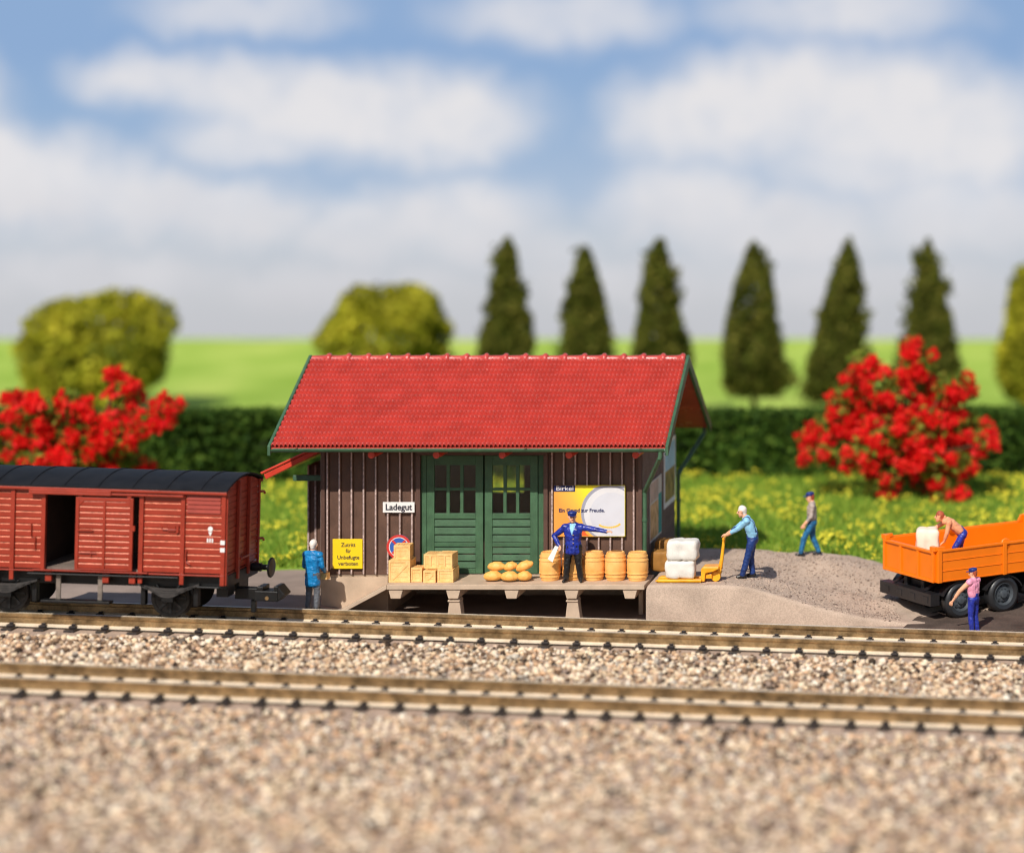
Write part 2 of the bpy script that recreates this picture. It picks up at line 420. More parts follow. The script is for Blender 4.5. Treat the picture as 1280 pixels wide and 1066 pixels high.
# ---- dark road strip the truck stands on
out_ = [(9.52, -1.98), (30, -2.2), (30, 3.2), (10.4, 2.6), (9.95, .2), (9.72, -.9)]
V = []; 
for (x_, y_) in out_: V.append((x_, y_, .045))
for (x_, y_) in out_: V.append((x_, y_, -.25))
me = bpy.data.meshes.new('road'); me.from_pydata(V, [], [tuple(range(6))]+[(k, 6+k, 6+(k+1) % 6, (k+1) % 6) for k in range(6)]); me.materials.append(M['road'])
o = bpy.data.objects.new('road', me); C.objects.link(o); o['kind'] = 'structure'
# ---- tracks
RAILPROF = [(-.125,0),(.125,0),(.125,.028),(.035,.058),(.026,.185),(.065,.215),(.065,.275),(.045,.292),(-.045,.292),(-.065,.275),(-.065,.215),(-.026,.185),(-.035,.058),(-.125,.028)]
def railway(t, x0, x1, pitch, label, lab_group):
    L = x1 - x0; xm = (x0+x1)/2
    root = thing('railway_track', label, 'railway track', (xm, track_y(t, xm), t['ztop']+zbed(xm)), (0, -math.atan(GR), -math.atan(t['yaw'])), lab_group)
    g = t.get('g', .7175)
    for s in (-1, 1):
        mb = MB(); mb.prism([(s*g+p[0], p[1]-.292) for p in RAILPROF], 'x', -L/2, L/2)
        for q in (1, 2, 12, 13, 7): mb.m[2+q] = 1   # foot and running surface get the brighter material
        mb.build('rail', [M['rail'], M['railtop']], root, smooth=True, angle=30)
    first = None; n = int(L/pitch)
    for k in range(n):
        x = -L/2 + (k+.5)*pitch
        if first is None:
            mb = MB(); mb.box(-.125, .125, -g-.40, g+.40, -.48, -.292)
            for s in (-1, 1):
                for q in (-1,):
                    yy = s*g + q*.14
                    mb.box(-.085, .085, yy-.065, yy+.045, -.292, -.235); mb.box(-.05, .05, yy-.025-q*.03, yy+.025-q*.03, -.235, -.195)
            first = o = mb.build('sleeper', M['sleeper'], root, bevel=.012)
        else:
            o = first.copy(); C.objects.link(o); o.parent = root
        o.location = (x + random.uniform(-.02, .02), random.uniform(-.03, .03), 0)
    return root
railway(FAR, -26, 24, .735, 'single track of bright rails the red wagon stands on', 'railway tracks')
railway(NEAR, -24, 24, .715, 'single track of bright rails in the blurred gravel nearest the camera', 'railway tracks')

# ---- sky backdrop with clouds
def sky_material():
    m = bpy.data.materials.new('cloudy sky'); m.use_nodes = True; nt = m.node_tree; nt.nodes.remove(nt.nodes['Principled BSDF'])
    tc = nd(nt, 'ShaderNodeTexCoord'); L = nt.links.new
    sep = nd(nt, 'ShaderNodeSeparateXYZ'); L(tc.outputs['Object'], sep.inputs[0])
    def math_(op, a, b=None, c=None):
        n = nd(nt, 'ShaderNodeMath', operation=op)
        for i, q in enumerate((a, b, c)):
            if q is None: continue
            if isinstance(q, (int, float)): n.inputs[i].default_value = q
            else: L(q, n.inputs[i])
        return n.outputs[0]
    ns = nd(nt, 'ShaderNodeTexNoise'); ns.inputs['Scale'].default_value = .35; ns.inputs['Detail'].default_value = 6; ns.inputs['Roughness'].default_value = .6
    L(tc.outputs['Object'], ns.inputs['Vector'])
    off = nd(nt, 'ShaderNodeVectorMath', operation='SUBTRACT'); L(ns.outputs['Color'], off.inputs[0]); off.inputs[1].default_value = (.5, .5, .5)
    sc = nd(nt, 'ShaderNodeVectorMath', operation='SCALE'); L(off.outputs[0], sc.inputs[0]); sc.inputs['Scale'].default_value = 3.4
    ad = nd(nt, 'ShaderNodeVectorMath', operation='ADD'); L(tc.outputs['Object'], ad.inputs[0]); L(sc.outputs[0], ad.inputs[1])
    d = 130.0; k = d/F
    clouds = [(440,140,215,62,1),(300,112,130,46,.85),(910,140,120,72,1),(560,150,110,62,1),(300,180,110,36,.8),(190,96,110,40,.85),(60,235,130,70,1),(170,255,120,50,.9),(290,270,120,44,.85),(0,205,80,60,1),
              (560,275,120,55,.9),(440,290,90,44,.8),(830,150,85,62,.95),(1000,130,130,85,1),(1110,150,150,95,1),(1210,170,110,85,1),(860,255,110,62,.95),(980,290,140,60,.9),(1200,270,150,60,.8),(120,345,180,34,.75),(420,360,170,30,.7),(760,350,150,30,.65),(1060,355,190,30,.7),(640,310,110,30,.6),
              (1090,210,140,50,.8),(-90,120,90,60,1),(1400,120,120,80,1),(700,20,160,40,.7),(300,10,140,36,.7),(1050,15,160,40,.8)]
    cov = None
    for (u, v, ru, rv, st) in clouds:
        q = nd(nt, 'ShaderNodeVectorMath', operation='SUBTRACT'); L(ad.outputs[0], q.inputs[0]); q.inputs[1].default_value = (X(u, d), 0, Z(v, d))
        q2 = nd(nt, 'ShaderNodeVectorMath', operation='MULTIPLY'); L(q.outputs[0], q2.inputs[0]); q2.inputs[1].default_value = (1/(ru*k), 0, 1/(rv*k))
        ln = nd(nt, 'ShaderNodeVectorMath', operation='LENGTH'); L(q2.outputs[0], ln.inputs[0])
        mr = nd(nt, 'ShaderNodeMapRange', interpolation_type='SMOOTHSTEP'); L(ln.outputs['Value'], mr.inputs['Value'])
        mr.inputs['From Min'].default_value = 1.42; mr.inputs['From Max'].default_value = .35; mr.inputs['To Min'].default_value = 0; mr.inputs['To Max'].default_value = st
        cov = mr.outputs[0] if cov is None else math_('MAXIMUM', cov, mr.outputs[0])
    zr = nd(nt, 'ShaderNodeMapRange'); L(sep.outputs['Z'], zr.inputs['Value'])
    zr.inputs['From Min'].default_value = Z(430, d); zr.inputs['From Max'].default_value = Z(60, d)
    blue = nd(nt, 'ShaderNodeValToRGB'); e = blue.color_ramp.elements
    e[0].position = 0; e[0].color = lin(196, 197, 202); e[1].position = 1; e[1].color = lin(142, 172, 211)
    for p, c in ((.16, (200,202,207)), (.36, (192,201,212)), (.5, (172,191,215)), (.8, (148,177,212))): e.new(p).color = lin(*c)
    L(zr.outputs[0], blue.inputs['Fac'])
    cl = nd(nt, 'ShaderNodeValToRGB'); e = cl.color_ramp.elements
    e[0].position = 0; e[0].color = lin(200, 200, 205); e[1].position = 1; e[1].color = lin(230, 228, 230)
    e.new(.3).color = lin(218, 217, 221); e.new(.6).color = lin(228, 227, 230)
    n2 = nd(nt, 'ShaderNodeTexNoise'); n2.inputs['Scale'].default_value = .22; n2.inputs['Detail'].default_value = 5; L(tc.outputs['Object'], n2.inputs['Vector'])
    sh = math_('MULTIPLY_ADD', n2.outputs['Fac'], .5, -.25); L(math_('ADD', zr.outputs[0], sh), cl.inputs['Fac'])
    # wispy break-up
    n3 = nd(nt, 'ShaderNodeTexNoise'); n3.inputs['Scale'].default_value = .5; n3.inputs['Detail'].default_value = 6; L(tc.outputs['Object'], n3.inputs['Vector'])
    br = math_('MULTIPLY', cov, math_('MULTIPLY_ADD', n3.outputs['Fac'], .7, .62)); 
    mx = nd(nt, 'ShaderNodeMix', data_type='RGBA'); mx.clamp_factor = True
    L(br, mx.inputs['Factor']); L(blue.outputs[0], mx.inputs[6]); L(cl.outputs[0], mx.inputs[7])
    em = nd(nt, 'ShaderNodeEmission'); L(mx.outputs[2], em.inputs['Color']); em.inputs['Strength'].default_value = 1.0
    L(em.outputs[0], nt.nodes['Material Output'].inputs['Surface'])
    return m
V = []; n = 48
for k in range(n+1):
    x = -150 + 260*k/n; bend = max(0, abs(x+20)-60); y = 69 - bend*bend*.006
    V += [(x, y, -12), (x, y, 70)]
o = np_mesh('sky', np.array(V, float), np.array([(2*k, 2*k+2, 2*k+3, 2*k+1) for k in range(n)]), sky_material(), smooth=True); o['kind'] = 'structure'

# ---- grass blades and flowers of the meadow
r = np.random.default_rng(41); n = 78000
x = r.uniform(-24, 20, n); y = 3.4 + 16.6*r.uniform(0, 1, n)**1.2
z = h_meadow(x, y); k = (z > h_dirt(x, y)+.03); x, y, z = x[k], y[k], z[k]; n = len(x)
h = r.uniform(.10, .26, n); a = r.uniform(0, 2*PI, n); w = r.uniform(.02, .045, n)
B0 = np.stack([x+np.cos(a)*w, y+np.sin(a)*w, z-.02], 1); B1 = np.stack([x-np.cos(a)*w, y-np.sin(a)*w, z-.02], 1)
T = np.stack([x+r.normal(0, .08, n), y+r.normal(0, .08, n), z+h], 1)
o = np_mesh('meadow_grass', np.stack([B0, B1, T], 1).reshape(-1, 3), np.arange(3*n).reshape(n, 3),
            island_mat('grass blades', [lin(*c) for c in [(100,138,46),(126,158,55),(148,170,62),(168,182,72)]], .8, .15, .3))
tag(o, 'short bright green meadow grass behind the shed', 'grass', kind='stuff')
n = 4000; x = r.uniform(-24, 20, n); y = 4.0 + 15.8*r.uniform(0, 1, n)
cl = noise2(wob(44, 6, .9), x, y) + .5*noise2(wob(45, 6, 2.5), x, y); k = cl > r.uniform(-.35, .25, n); x, y = x[k], y[k]
z = h_meadow(x, y); k = z > h_dirt(x, y)+.03; x, y, z = x[k], y[k], z[k]; n = len(x)
m9 = 5; cx = np.repeat(x, m9)+r.normal(0, .09, n*m9); cy = np.repeat(y, m9)+r.normal(0, .09, n*m9); cz = np.repeat(z, m9)+r.uniform(.12, .3, n*m9)
Vf, Ff = leaf_cloud(np.stack([cx, cy, cz], 1), .06, r, np.array([0, -.5, .8]))
o = np_mesh('meadow_flowers', Vf, Ff, island_mat('yellow petals', [lin(194, 186, 52), lin(214, 200, 58), lin(176, 182, 58)], .7, .2))
tag(o, 'loose yellow flowers dotted through the green meadow', 'flowers', kind='stuff')

# ---- hedge
r = np.random.default_rng(51)
hedge = thing('clipped_hedge', 'long dark green clipped hedge across the back of the meadow', 'hedge', (0, 19.9, .55))
n = 52000; hx = r.uniform(-32, 22, n); face = r.uniform(0, 1, n)
hy = np.where(face < .5, -.9 + .25*r.random(n), r.uniform(-.9, .9, n)); hz = np.where(face < .5, r.uniform(0, 2.15, n), 2.15 - .25*r.random(n))
lump = noise2(wob(52, 7, 1.2), hx, hz); hz = hz + .10*lump; hy = hy - .16*noise2(wob(53, 7, 1.6), hx, hz)
Vh, Fh = leaf_cloud(np.stack([hx, hy, hz], 1), .15, r)
np_mesh('foliage', Vh, Fh, island_mat('hedge leaves', [lin(*c) for c in [(36,58,20),(56,84,28),(72,100,34),(92,116,44)]], .8, .15, .15, .6), hedge)
mb = MB(); mb.box(-32, 22, -.7, .8, -.2, 1.95); mb.build('branches', pmat('hedge core', lin(34, 40, 20), .95, .2, 2), hedge)

# ---- columnar trees
def lumps(seed): 
    a, b = wob(seed, 6, 1.7), wob(seed+1, 6, 4.6)
    return lambda D, t: .13*a(np.concatenate([D*1.2, t[:, None]*4], 1)) + .06*b(np.concatenate([D*1.2, t[:, None]*4], 1))
thuja_mat = island_mat('thuja leaves', [lin(*c) for c in [(52,60,18),(78,86,28),(96,102,38),(124,120,54),(82,82,34)]], .85, .12, .12, .55)
def thuja(u, vtop, wpx, d, label, seed, vbase=490, lean=0.0, side=None):
    r = np.random.default_rng(seed); k = d/F
    zb = -.08; root = thing('columnar_conifer', label, 'tree', (X(u, d), d-61.4, zb), (0, 0, 0), 'tall trees behind the hedge')
    H = Z(vtop, d)-zb; z0 = Z(vbase, d)-zb; R = wpx*k/2; n = 6500
    t = r.random(n*2)**1.0; prof = lambda t: np.minimum(1, (1-t)**.62*1.15)*np.minimum(1, .72+t*3.5)
    t = t[r.random(n*2) < prof(t)][:n]; n = len(t); a = r.uniform(0, 2*PI, n); D = np.stack([np.cos(a), np.sin(a)], 1)
    L = lumps(seed*3)(D, t); rad = R*prof(t)*(1+3.0*L)*(.45 + .6*np.sqrt(r.random(n)))
    P = np.stack([D[:, 0]*rad + lean*(t**1.5)*R, D[:, 1]*rad, z0 + t*(H-z0) + r.normal(0, .05, n)], 1)
    for q in range(16):                        # loose sprays breaking the outline
        tq = r.uniform(.03, .92); aq = r.uniform(0, 2*PI); rq = R*float(prof(np.array([tq]))[0])*r.uniform(.95, 1.18)
        c_ = np.array([math.cos(aq)*rq + lean*tq**1.5*R, math.sin(aq)*rq, z0+tq*(H-z0)]); P = np.concatenate([P, c_ + r.normal(0, 1, (70, 3))*np.array([.13, .13, .24])])
    if side:
        m = 700; q = r.normal(0, 1, (m, 3))*np.array(side[3:6]) + np.array(side[:3]); P = np.concatenate([P, q])
    Vc, Fc = leaf_cloud(P, .13, r, None)
    np_mesh('crown', Vc, Fc, thuja_mat, root)
    mb = MB(); mb.tube([(0,0,-.3),(.02,0,z0*.6),(0,.02,z0+.6),(lean*R*.4,0,H*.7)], [.17,.14,.12,.04], 10); mb.build('trunk', M['trunk'], root, smooth=True)
    return root
thuja(634, 297, 58, 100, 'dark narrow tree above the shed roof, first of six from the left', 61, 470)
thuja(732, 307, 63, 100, 'shortest dark narrow tree above the shed roof, second of the six', 62, 470)
thuja(825, 297, 64, 100, 'dark narrow tree just left of the roof peak, third of the six', 63, 470)
thuja(942, 301, 74, 99, 'dark narrow tree right of the roof gable with its thin trunk showing', 64, 494, side=(.9,0,2.1,.35,.3,.3))
thuja(1046, 298, 73, 99, 'dark narrow tree with a bent tip, left of the big red bush', 65, 492, lean=.45, side=(-.75,0,1.5,.3,.3,.3))
thuja(1160, 300, 70, 99, 'dark narrow tree standing behind the big red bush', 66, 480)

# ---- round olive bushes far behind
olive = island_mat('olive leaves', [lin(*c) for c in [(112,116,22),(146,146,34),(172,168,48),(194,184,62),(148,154,42)]], .85, .12, .15, .5)
def round_bush(u, vtop, wpx, d, label, seed, mat=olive):
    r = np.random.default_rng(seed); zb = -.15; root = thing('round_bush', label, 'bush', (X(u, d), d-61.4, zb), (0,0,0), 'round olive bushes in the field')
    H = Z(vtop, d)-zb; R = wpx*d/F/2; n = 9000
    D = r.normal(0, 1, (n, 3)); D /= np.linalg.norm(D, axis=1)[:, None]
    a, b = wob(seed+5, 7, 2.0), wob(seed+6, 7, 4.5)
    D = np.sign(D)*np.abs(D)**.80; rad = (.96+.34*a(D)+.20*b(D))*(.6+.45*np.sqrt(r.random(n)))
    lo = D[:, 2] < 0; hr = np.linalg.norm(D[:, :2], axis=1); wide = np.where(lo, (1-np.abs(D[:, 2])**4)**.25/np.maximum(hr, .12), 1)
    D[:, :2] *= np.minimum(wide, 4)[:, None]
    P = D*rad[:, None]*np.array([R, R*.9, H*.48]) + np.array([0, 0, H*.54])
    P = P[P[:, 2] > -.1]
    Vc, Fc = leaf_cloud(P, .17, r); np_mesh('crown', Vc, Fc, mat, root)
    mb = MB()
    for k in range(5):
        an = k*1.3; mb.tube([(0,0,-.3),(.3*math.cos(an),.3*math.sin(an),H*.3),(R*.6*math.cos(an),R*.5*math.sin(an),H*.7)], [.14,.09,.03], 8)
    mb.build('trunk', M['trunk'], root, smooth=True)
round_bush(122, 374, 172, 104, 'big round olive bush behind the red bush and the wagon', 71)
round_bush(484, 360, 162, 105, 'round olive bush rising behind the left end of the shed roof', 72)
round_bush(1300, 350, 100, 104, 'olive bush cut off by the picture edge above the orange truck', 73)

# ---- red flowering bushes in front of the hedge
red_leaf = island_mat('bush leaves', [lin(*c) for c in [(84,104,34),(120,136,46),(150,152,60),(132,110,50)]], .8, .15, .35)
red_pet = island_mat('red petals', [lin(*c) for c in [(232,20,24),(246,34,32),(250,66,44),(246,40,40),(238,24,34)]], .6, .25, .42)
def red_bush(u, v0, d, blobs, label, seed):
    r = np.random.default_rng(seed); k = d/F; zb = h_meadow(np.array([X(u, d)]), np.array([d-61.4]))[0]
    root = thing('flowering_bush', label, 'bush', (X(u, d), d-61.4, zb), (0,0,0), 'red flowering bushes in front of the hedge')
    lv = []; pv = []; mb = MB()
    mb.tube([(0,0,-.2),(.05,0,.5),(0,.05,1.1)], [.16,.13,.1], 10)
    for (bu, bv, br) in blobs:
        c = np.array([X(bu, d)-X(u, d), r.normal(0, .55), Z(bv, d)-zb]); R = br*k*.92
        nl = int(46*(R/.3)**2); D = r.normal(0, 1, (nl, 3)); D /= np.linalg.norm(D, axis=1)[:, None]
        lv.append(c + D*(R*1.05*r.random((nl, 1))**.5)*np.array([1, .9, .8]))
        for q in range(max(2, int(2.6*(R/.3)**2))):
            dd = r.normal(0, 1, 3); dd[1] -= .5; dd /= np.linalg.norm(dd); fc = c + dd*R*np.array([1, .9, .8])
            E = r.normal(0, 1, (44, 3)); E /= np.linalg.norm(E, axis=1)[:, None]; pv.append(fc + E*.24*r.random((44, 1))**.4)
        mb.tube([(0,0,.9), tuple(c*np.array([.5,.5,.6])+np.array([0,0,.4])), tuple(c)], [.08,.05,.02], 6)
    Vl, Fl = leaf_cloud(np.concatenate(lv), .12, r); np_mesh('foliage', Vl, Fl, red_leaf, root)
    Vp, Fp = leaf_cloud(np.concatenate(pv), .10, r); np_mesh('blossoms', Vp, Fp, red_pet, root)
    mb.build('stem', M['trunk'], root, smooth=True)
red_bush(1120, 622, 76, [(1142,432,14),(1080,455,24),(1148,455,26),(1110,480,30),(1065,480,14),(1060,500,24),(1190,480,26),(1205,490,18),(1150,500,30),(1090,520,34),(1120,540,38),(1160,530,34),(1040,535,30),
          (1015,550,22),(1025,565,24),(1200,530,28),(1222,545,24),(1235,550,16),(1080,565,32),(1130,580,30),(1165,575,28),(1200,575,20),(1185,610,22),(1195,628,14),(1150,600,20),(1105,600,18)],
         'big bush full of red blossoms behind the orange truck', 81)
red_bush(110, 606, 75, [(132,478,18),(95,500,20),(150,495,22),(55,515,28),(20,520,22),(5,500,16),(200,515,22),(185,530,18),(125,530,32),(75,545,30),(160,545,28),(110,565,32),(60,575,28),(150,575,26),(175,590,20),(20,560,24),(100,600,26),(40,600,24),(-20,540,26)],
         'bush full of red blossoms behind the red wagon', 82)
# ================================================================== GOODS SHED
shed = thing('goods_shed', 'brown board goods shed with red tiled roof and green double doors', 'shed', (0, 0, 0))
XL, XR, ZP = -5.08, 2.925, 1.0            # wall ends, floor level
YB = 4.95                                  # back wall
DX0, DX1, DZ = -2.60, .47, 3.98            # door opening
EY, EZ, RY, RZ = -1.02, 4.30, 2.20, 6.16   # eave and ridge (front)
BYE = 5.95                                 # back eave
SL = (RZ-EZ)/(RY-EY)
roofz = lambda y: RZ - SL*abs(y-RY)
def boards(mb, x0, x1, z0, z1, y, proud=.075, pitch=.285, w=.036):
    n = max(1, round((x1-x0)/pitch)); p = (x1-x0)/n
    for k in range(n+1):
        x = x0+k*p
        mb.prism([(x-w, y), (x-w*.8, y-proud*.8), (x-w*.3, y-proud), (x+w*.3, y-proud), (x+w*.8, y-proud*.8), (x+w, y)], 'z', z0, z1); mb.m[-5] = 1; mb.m[-4] = 1
mb = MB()
mb.box(XL, DX0, 0, .14, ZP, 4.62); mb.box(DX1, XR, 0, .14, ZP, 4.62); mb.box(DX0, DX1, 0, .14, DZ, 4.62)
boards(mb, XL+.17, DX0-.2, ZP+.02, 4.6, .001); boards(mb, DX1+.22, XR-.2, ZP+.02, 4.6, .001)
mb.box(XL, DX0-.02, -.02, .0, ZP+.0, ZP+.13); mb.box(DX1+.02, XR, -.02, 0, ZP, ZP+.13)
mb.build('front_wall', [M['wall'], M['wall_edge']], shed)
for x in (XL, XR-.10):
    mb = MB(); mb.box(x, x+.10, -.06, -.003, ZP, 4.55); mb.build('corner_post', M['frame'], shed, bevel=.012)
mb = MB()
for x0, x1 in ((DX0-.11, DX0), (DX1, DX1+.11)): mb.box(x0, x1, -.075, .10, ZP, DZ)
mb.box(DX0-.11, DX1+.11, -.075, .10, DZ+.002, DZ+.13)
mb.build('door_frame', M['frame'], shed, bevel=.012)
for x0, x1, s in ((XR-.14, XR, 1), (XL, XL+.14, -1)):
    mb = MB(); zz = lambda y: roofz(y)-.16
    mb.prism([(.142, ZP), (YB, ZP), (YB, zz(YB)), (RY, zz(RY)), (.142, zz(.142))], 'x', x0, x1)
    for k in range(33):
        y = .02 + k*.149
        xa = x1 if s > 0 else x0-.022
        mb.box(xa, xa+.022, y-.02, y+.02, ZP, zz(max(.1, min(y, YB-.1)))-.05)
    mb.build('gable_wall', M['wall_side'], shed)
mb = MB(); bw = (-2.05, -1.12, 2.30, 3.05)  # back wall with a window opening
mb.box(XL+.142, bw[0], YB-.14, YB, ZP, 4.5); mb.box(bw[1], XR-.142, YB-.14, YB, ZP, 4.5)
mb.box(bw[0], bw[1], YB-.14, YB, ZP, bw[2]); mb.box(bw[0], bw[1], YB-.14, YB, bw[3], 4.5)
mb.build('back_wall', M['inside'], shed)
mb = MB(); mb.box(XL+.15, XR-.15, .15, YB-.15, ZP-.05, ZP+.02); mb.box(XL+.15, XR-.15, 1.5, 1.56, ZP+.03, 2.2); mb.build('floor', M['inside'], shed)

# door leaves: stiles and rails round six openings above, boards below
def door(x0, x1, nm):
    d = MB(); ya, yb = .02, .085; z0, z1 = ZP+.02, DZ-.02
    sw = .19
    d.box(x0, x0+sw, ya, yb, z0, z1); d.box(x1-sw, x1, ya, yb, z0, z1)
    d.box(x0+sw, x1-sw, ya, yb, z1-.24, z1); zw0 = z0+1.5; zw1 = z1-.24
    d.box(x0+sw, x1-sw, ya, yb, zw0-.14, zw0); d.box(x0+sw, x1-sw, ya, yb, z0, z0+.12)
    zm = z0+.72; d.box(x0+sw, x1-sw, ya, yb, zm-.05, zm+.05)
    w = (x1-x0-2*sw)
    for k in (1, 2): xm = x0+sw+w*k/3; d.box(xm-.042, xm+.042, ya+.004, yb-.004, zw0, zw1)
    zc = (zw0+zw1)/2
    for k in range(3):
        xa = x0+sw+w*k/3+(.042 if k else 0); xb = x0+sw+w*(k+1)/3-(.042 if k < 2 else 0); d.box(xa, xb, ya+.006, yb-.006, zc-.035, zc+.035)
    for (za, zb, n) in ((z0+.12, zm-.05, 3), (zm+.05, zw0-.14, 3)):
        for k in range(n):
            h = (zb-za)/n; zz0 = za+k*h
            d.prism([(ya+.008, zz0+.010), (ya+.05, zz0+.010), (ya+.05, zz0+h-.026), (ya+.032, zz0+h-.018), (ya+.022, zz0+h*.6)], 'x', x0+sw, x1-sw)
    o = d.build('door', M['dgreen'], shed, bevel=.008)
    g = MB(); g.box(x0+sw, x1-sw, .05, .056, zw0, zw1); g.build('pane', M['glass'], o)
    return o
xm = (DX0+.12+DX1-.06)/2
door(DX0+.14, xm-.02, 'door'); door(xm+.02, DX1-.16, 'door')
mb = MB(); mb.box(DX0, DX0+.13, .03, .10, ZP, DZ-.02); mb.build('door_jamb', M['dgreen'], shed)
mb = MB(); mb.box(DX1-.15, DX1, .06, .12, ZP, DZ-.02); mb.build('door_jamb', M['dgreen'], shed)

# tiled roof: every tile is a small barrel stepping over the row below
XRF0, XRF1 = -6.02, 3.69
def tiled(y0, z0, y1, z1, x0, x1, rows, cols, per=7, sub=5):
    xs = np.linspace(x0, x1, cols*per+1); V = []
    L = math.hypot(y1-y0, z1-z0); ny, nz = -(z1-z0)/L, (y1-y0)/L
    if nz < 0: ny, nz = -ny, -nz
    tt = []
    for rI in range(rows):
        for q in ((0, .035, .08, .14, .4, .7, 1) if sub > 4 else (0, .08, .5, 1)): tt.append((rI, q))
    ph = (xs-x0)/(x1-x0)*cols
    for rI, q in tt:
        t = (rI+min(q, .999))/rows; y = y0+(y1-y0)*t; z = z0+(z1-z0)*t
        xx = (ph + .5*0*(rI % 2)) % 1.0
        prof = np.abs(np.sin(PI*xx))**.8*.062 + .014*np.sin(2*PI*xx)
        drop = (1-q)*.075                   # lower edge of each tile stands proud
        round_ = -.05*(1-math.sqrt(max(0, 1-max(0, 1-q/.14)**2))) - .03*(1-q)**4*(1-np.abs(np.sin(PI*xx)))
        h = prof*(.55+.45*(1-q)) + drop + round_
        V.append(np.stack([xs, y+ny*h, z+nz*h], 1))
    V = np.array(V); ny_, nx_ = V.shape[:2]
    i = np.arange(ny_-1)[:, None]*nx_ + np.arange(nx_-1)[None]
    return V.reshape(-1, 3), np.stack([i, i+1, i+nx_+1, i+nx_], -1).reshape(-1, 4)
Va, Fa = tiled(EY, EZ, RY, RZ, XRF0+.02, XRF1-.02, 17, 92)
Vb, Fb = tiled(BYE, roofz(BYE), RY, RZ, XRF0+.02, XRF1-.02, 17, 60, 5, 4)
mb_slab = MB()
mb_slab.prism([(EY, EZ-.08), (EY, EZ-.012), (RY, RZ-.012), (BYE, roofz(BYE)-.012), (BYE, roofz(BYE)-.08), (RY, RZ-.10)], 'x', XRF0+.02, XRF1-.02)
V3 = np.array(mb_slab.v); F3 = []
o = np_mesh('roof', np.concatenate([Va, Vb]), np.concatenate([Fa, Fb+len(Va)]), M['tile'], shed, smooth=True)
o.data.set_sharp_from_angle(angle=math.radians(75)); roof = o
mb_slab.build('roof_deck', M['tile'], roof)
mb = MB(); n = 19; p = (XRF1-XRF0-.06)/n
for k in range(n):
    x = XRF0+.03+k*p
    prof = [(.092, 0), (.098, p*.55), (.112, p*.72), (.15, p*.80), (.155, p*.90), (.12, p*.985)]
    mb.lathe([(r_*1.0, t) for r_, t in prof], (x, RY, RZ-.01), 'x', 16)
mb.build('ridge_tiles', M['tile'], roof, smooth=True, angle=50)
# bargeboards (one per gable slope), gutters, downpipes, rafter ends
for x0, x1 in ((XRF0-.06, XRF0+.015), (XRF1-.015, XRF1+.06)):
    for (ya, yb) in ((EY-.05, RY), (BYE+.05, RY)):
        za, zb = roofz(ya), RZ
        yb2 = yb - .003 if ya < yb else yb + .003
        mb = MB(); mb.prism([(ya, za-.17), (ya, za+.075), (yb2, zb+.10), (yb2, zb-.20)], 'x', x0, x1)
        mb.build('bargeboard', M['ggreen'], shed, bevel=.01)
def half_pipe(x0, x1, y, z, r=.085):
    mb = MB(); n = 10; out = [(y-r*math.cos(PI*k/n), z-r*math.sin(PI*k/n)) for k in range(n+1)]
    inn = [(y+(r-.018)*math.cos(PI*k/n), z-(r-.018)*math.sin(PI*k/n)) for k in range(n+1)]
    mb.prism(out+inn, 'x', x0, x1)
    for k in range(4):
        x = x0+.6+k*(x1-x0-1.2)/3; mb.box(x-.02, x+.02, y-r-.012, y+r, z-.012, z+.01)
    return mb.build('gutter', M['ggreen'], shed, smooth=True, angle=45)
half_pipe(XRF0+.06, XRF1-.02, EY-.09, EZ-.02); half_pipe(XRF0+.06, XRF1-.02, BYE+.09, roofz(BYE)-.02)
def downpipe(ye, ze, yw):
    mb = MB(); x0 = XRF1-.13; x1 = XR+.075
    mb.tube([(x0, ye, ze-.05), (x0, ye, ze-.20), (x0-.02, ye, ze-.28)], .055, 12)
    mb.tube([(x0-.02, ye, ze-.26), (x1, yw, ze-1.22)], .055, 12)
    mb.tube([(x1, yw, ze-1.18), (x1, yw, ZP+.02)], .055, 12)
    mb.tube([(x1, yw, ze-1.9), (x1, yw, ze-1.96)], .07, 12)
    mb.build('downpipe', M['ggreen'], shed, smooth=True, angle=50)
downpipe(EY-.09, EZ, -.09); downpipe(BYE+.09, roofz(BYE), YB+.08)
for u in (468, 549, 631, 714, 797):
    x = X(u, 60.7); mb = MB()
    mb.lathe([(.085, 0), (.085, .9)], (x, EY+.04, EZ-.19), 'y', 14); mb.build('rafter_end', M['canopy'], shed, smooth=True, angle=40)
# plinth
mb = MB(); mb.prism([(XL-.02, 0), (-3.42, 0), (-3.42, 2.6), (XR-.1, 2.6), (XR-.1, 0), (XR+.02, 0), (XR+.02, YB+.02), (XL-.02, YB+.02)], 'z', -.4, ZP-.06); mb.box(XL-.02, XR+.02, .0, YB+.02, ZP-.059, ZP-.004); mb.build('plinth', M['plinth'], shed, bevel=.02)
# canopy over the left side door with the little annex wall behind
mb = MB(); cx0, cz0, cx1, cz1 = -6.55, 3.33, XL-.01, 4.06
th = .13
mb.prism([(cx0, cz0), (cx1, cz1), (cx1, cz1+th), (cx0-.06, cz0+th)], 'y', .25, 3.6)
mb.prism([(cx0-.10, cz0+th+.002), (cx1, cz1+th+.002), (cx1, cz1+th+.06), (cx0-.14, cz0+th+.05)], 'y', .22, 3.62)
mb.build('canopy', M['canopy'], shed, bevel=.015)
mb = MB(); mb.box(cx0+.62, XL-.012, .42, .52, 3.27, 3.41); mb.build('canopy_beam', M['ggreen'], shed, bevel=.01)
mb = MB(); mb.box(-6.02, XL-.005, 2.0, 4.8, .1, 3.45); boards(mb, -6.02, XL-.02, .1, 3.45, 2.0, .04, .17); mb.build('annex_wall', [M['wall'], M['wall_edge']], shed)

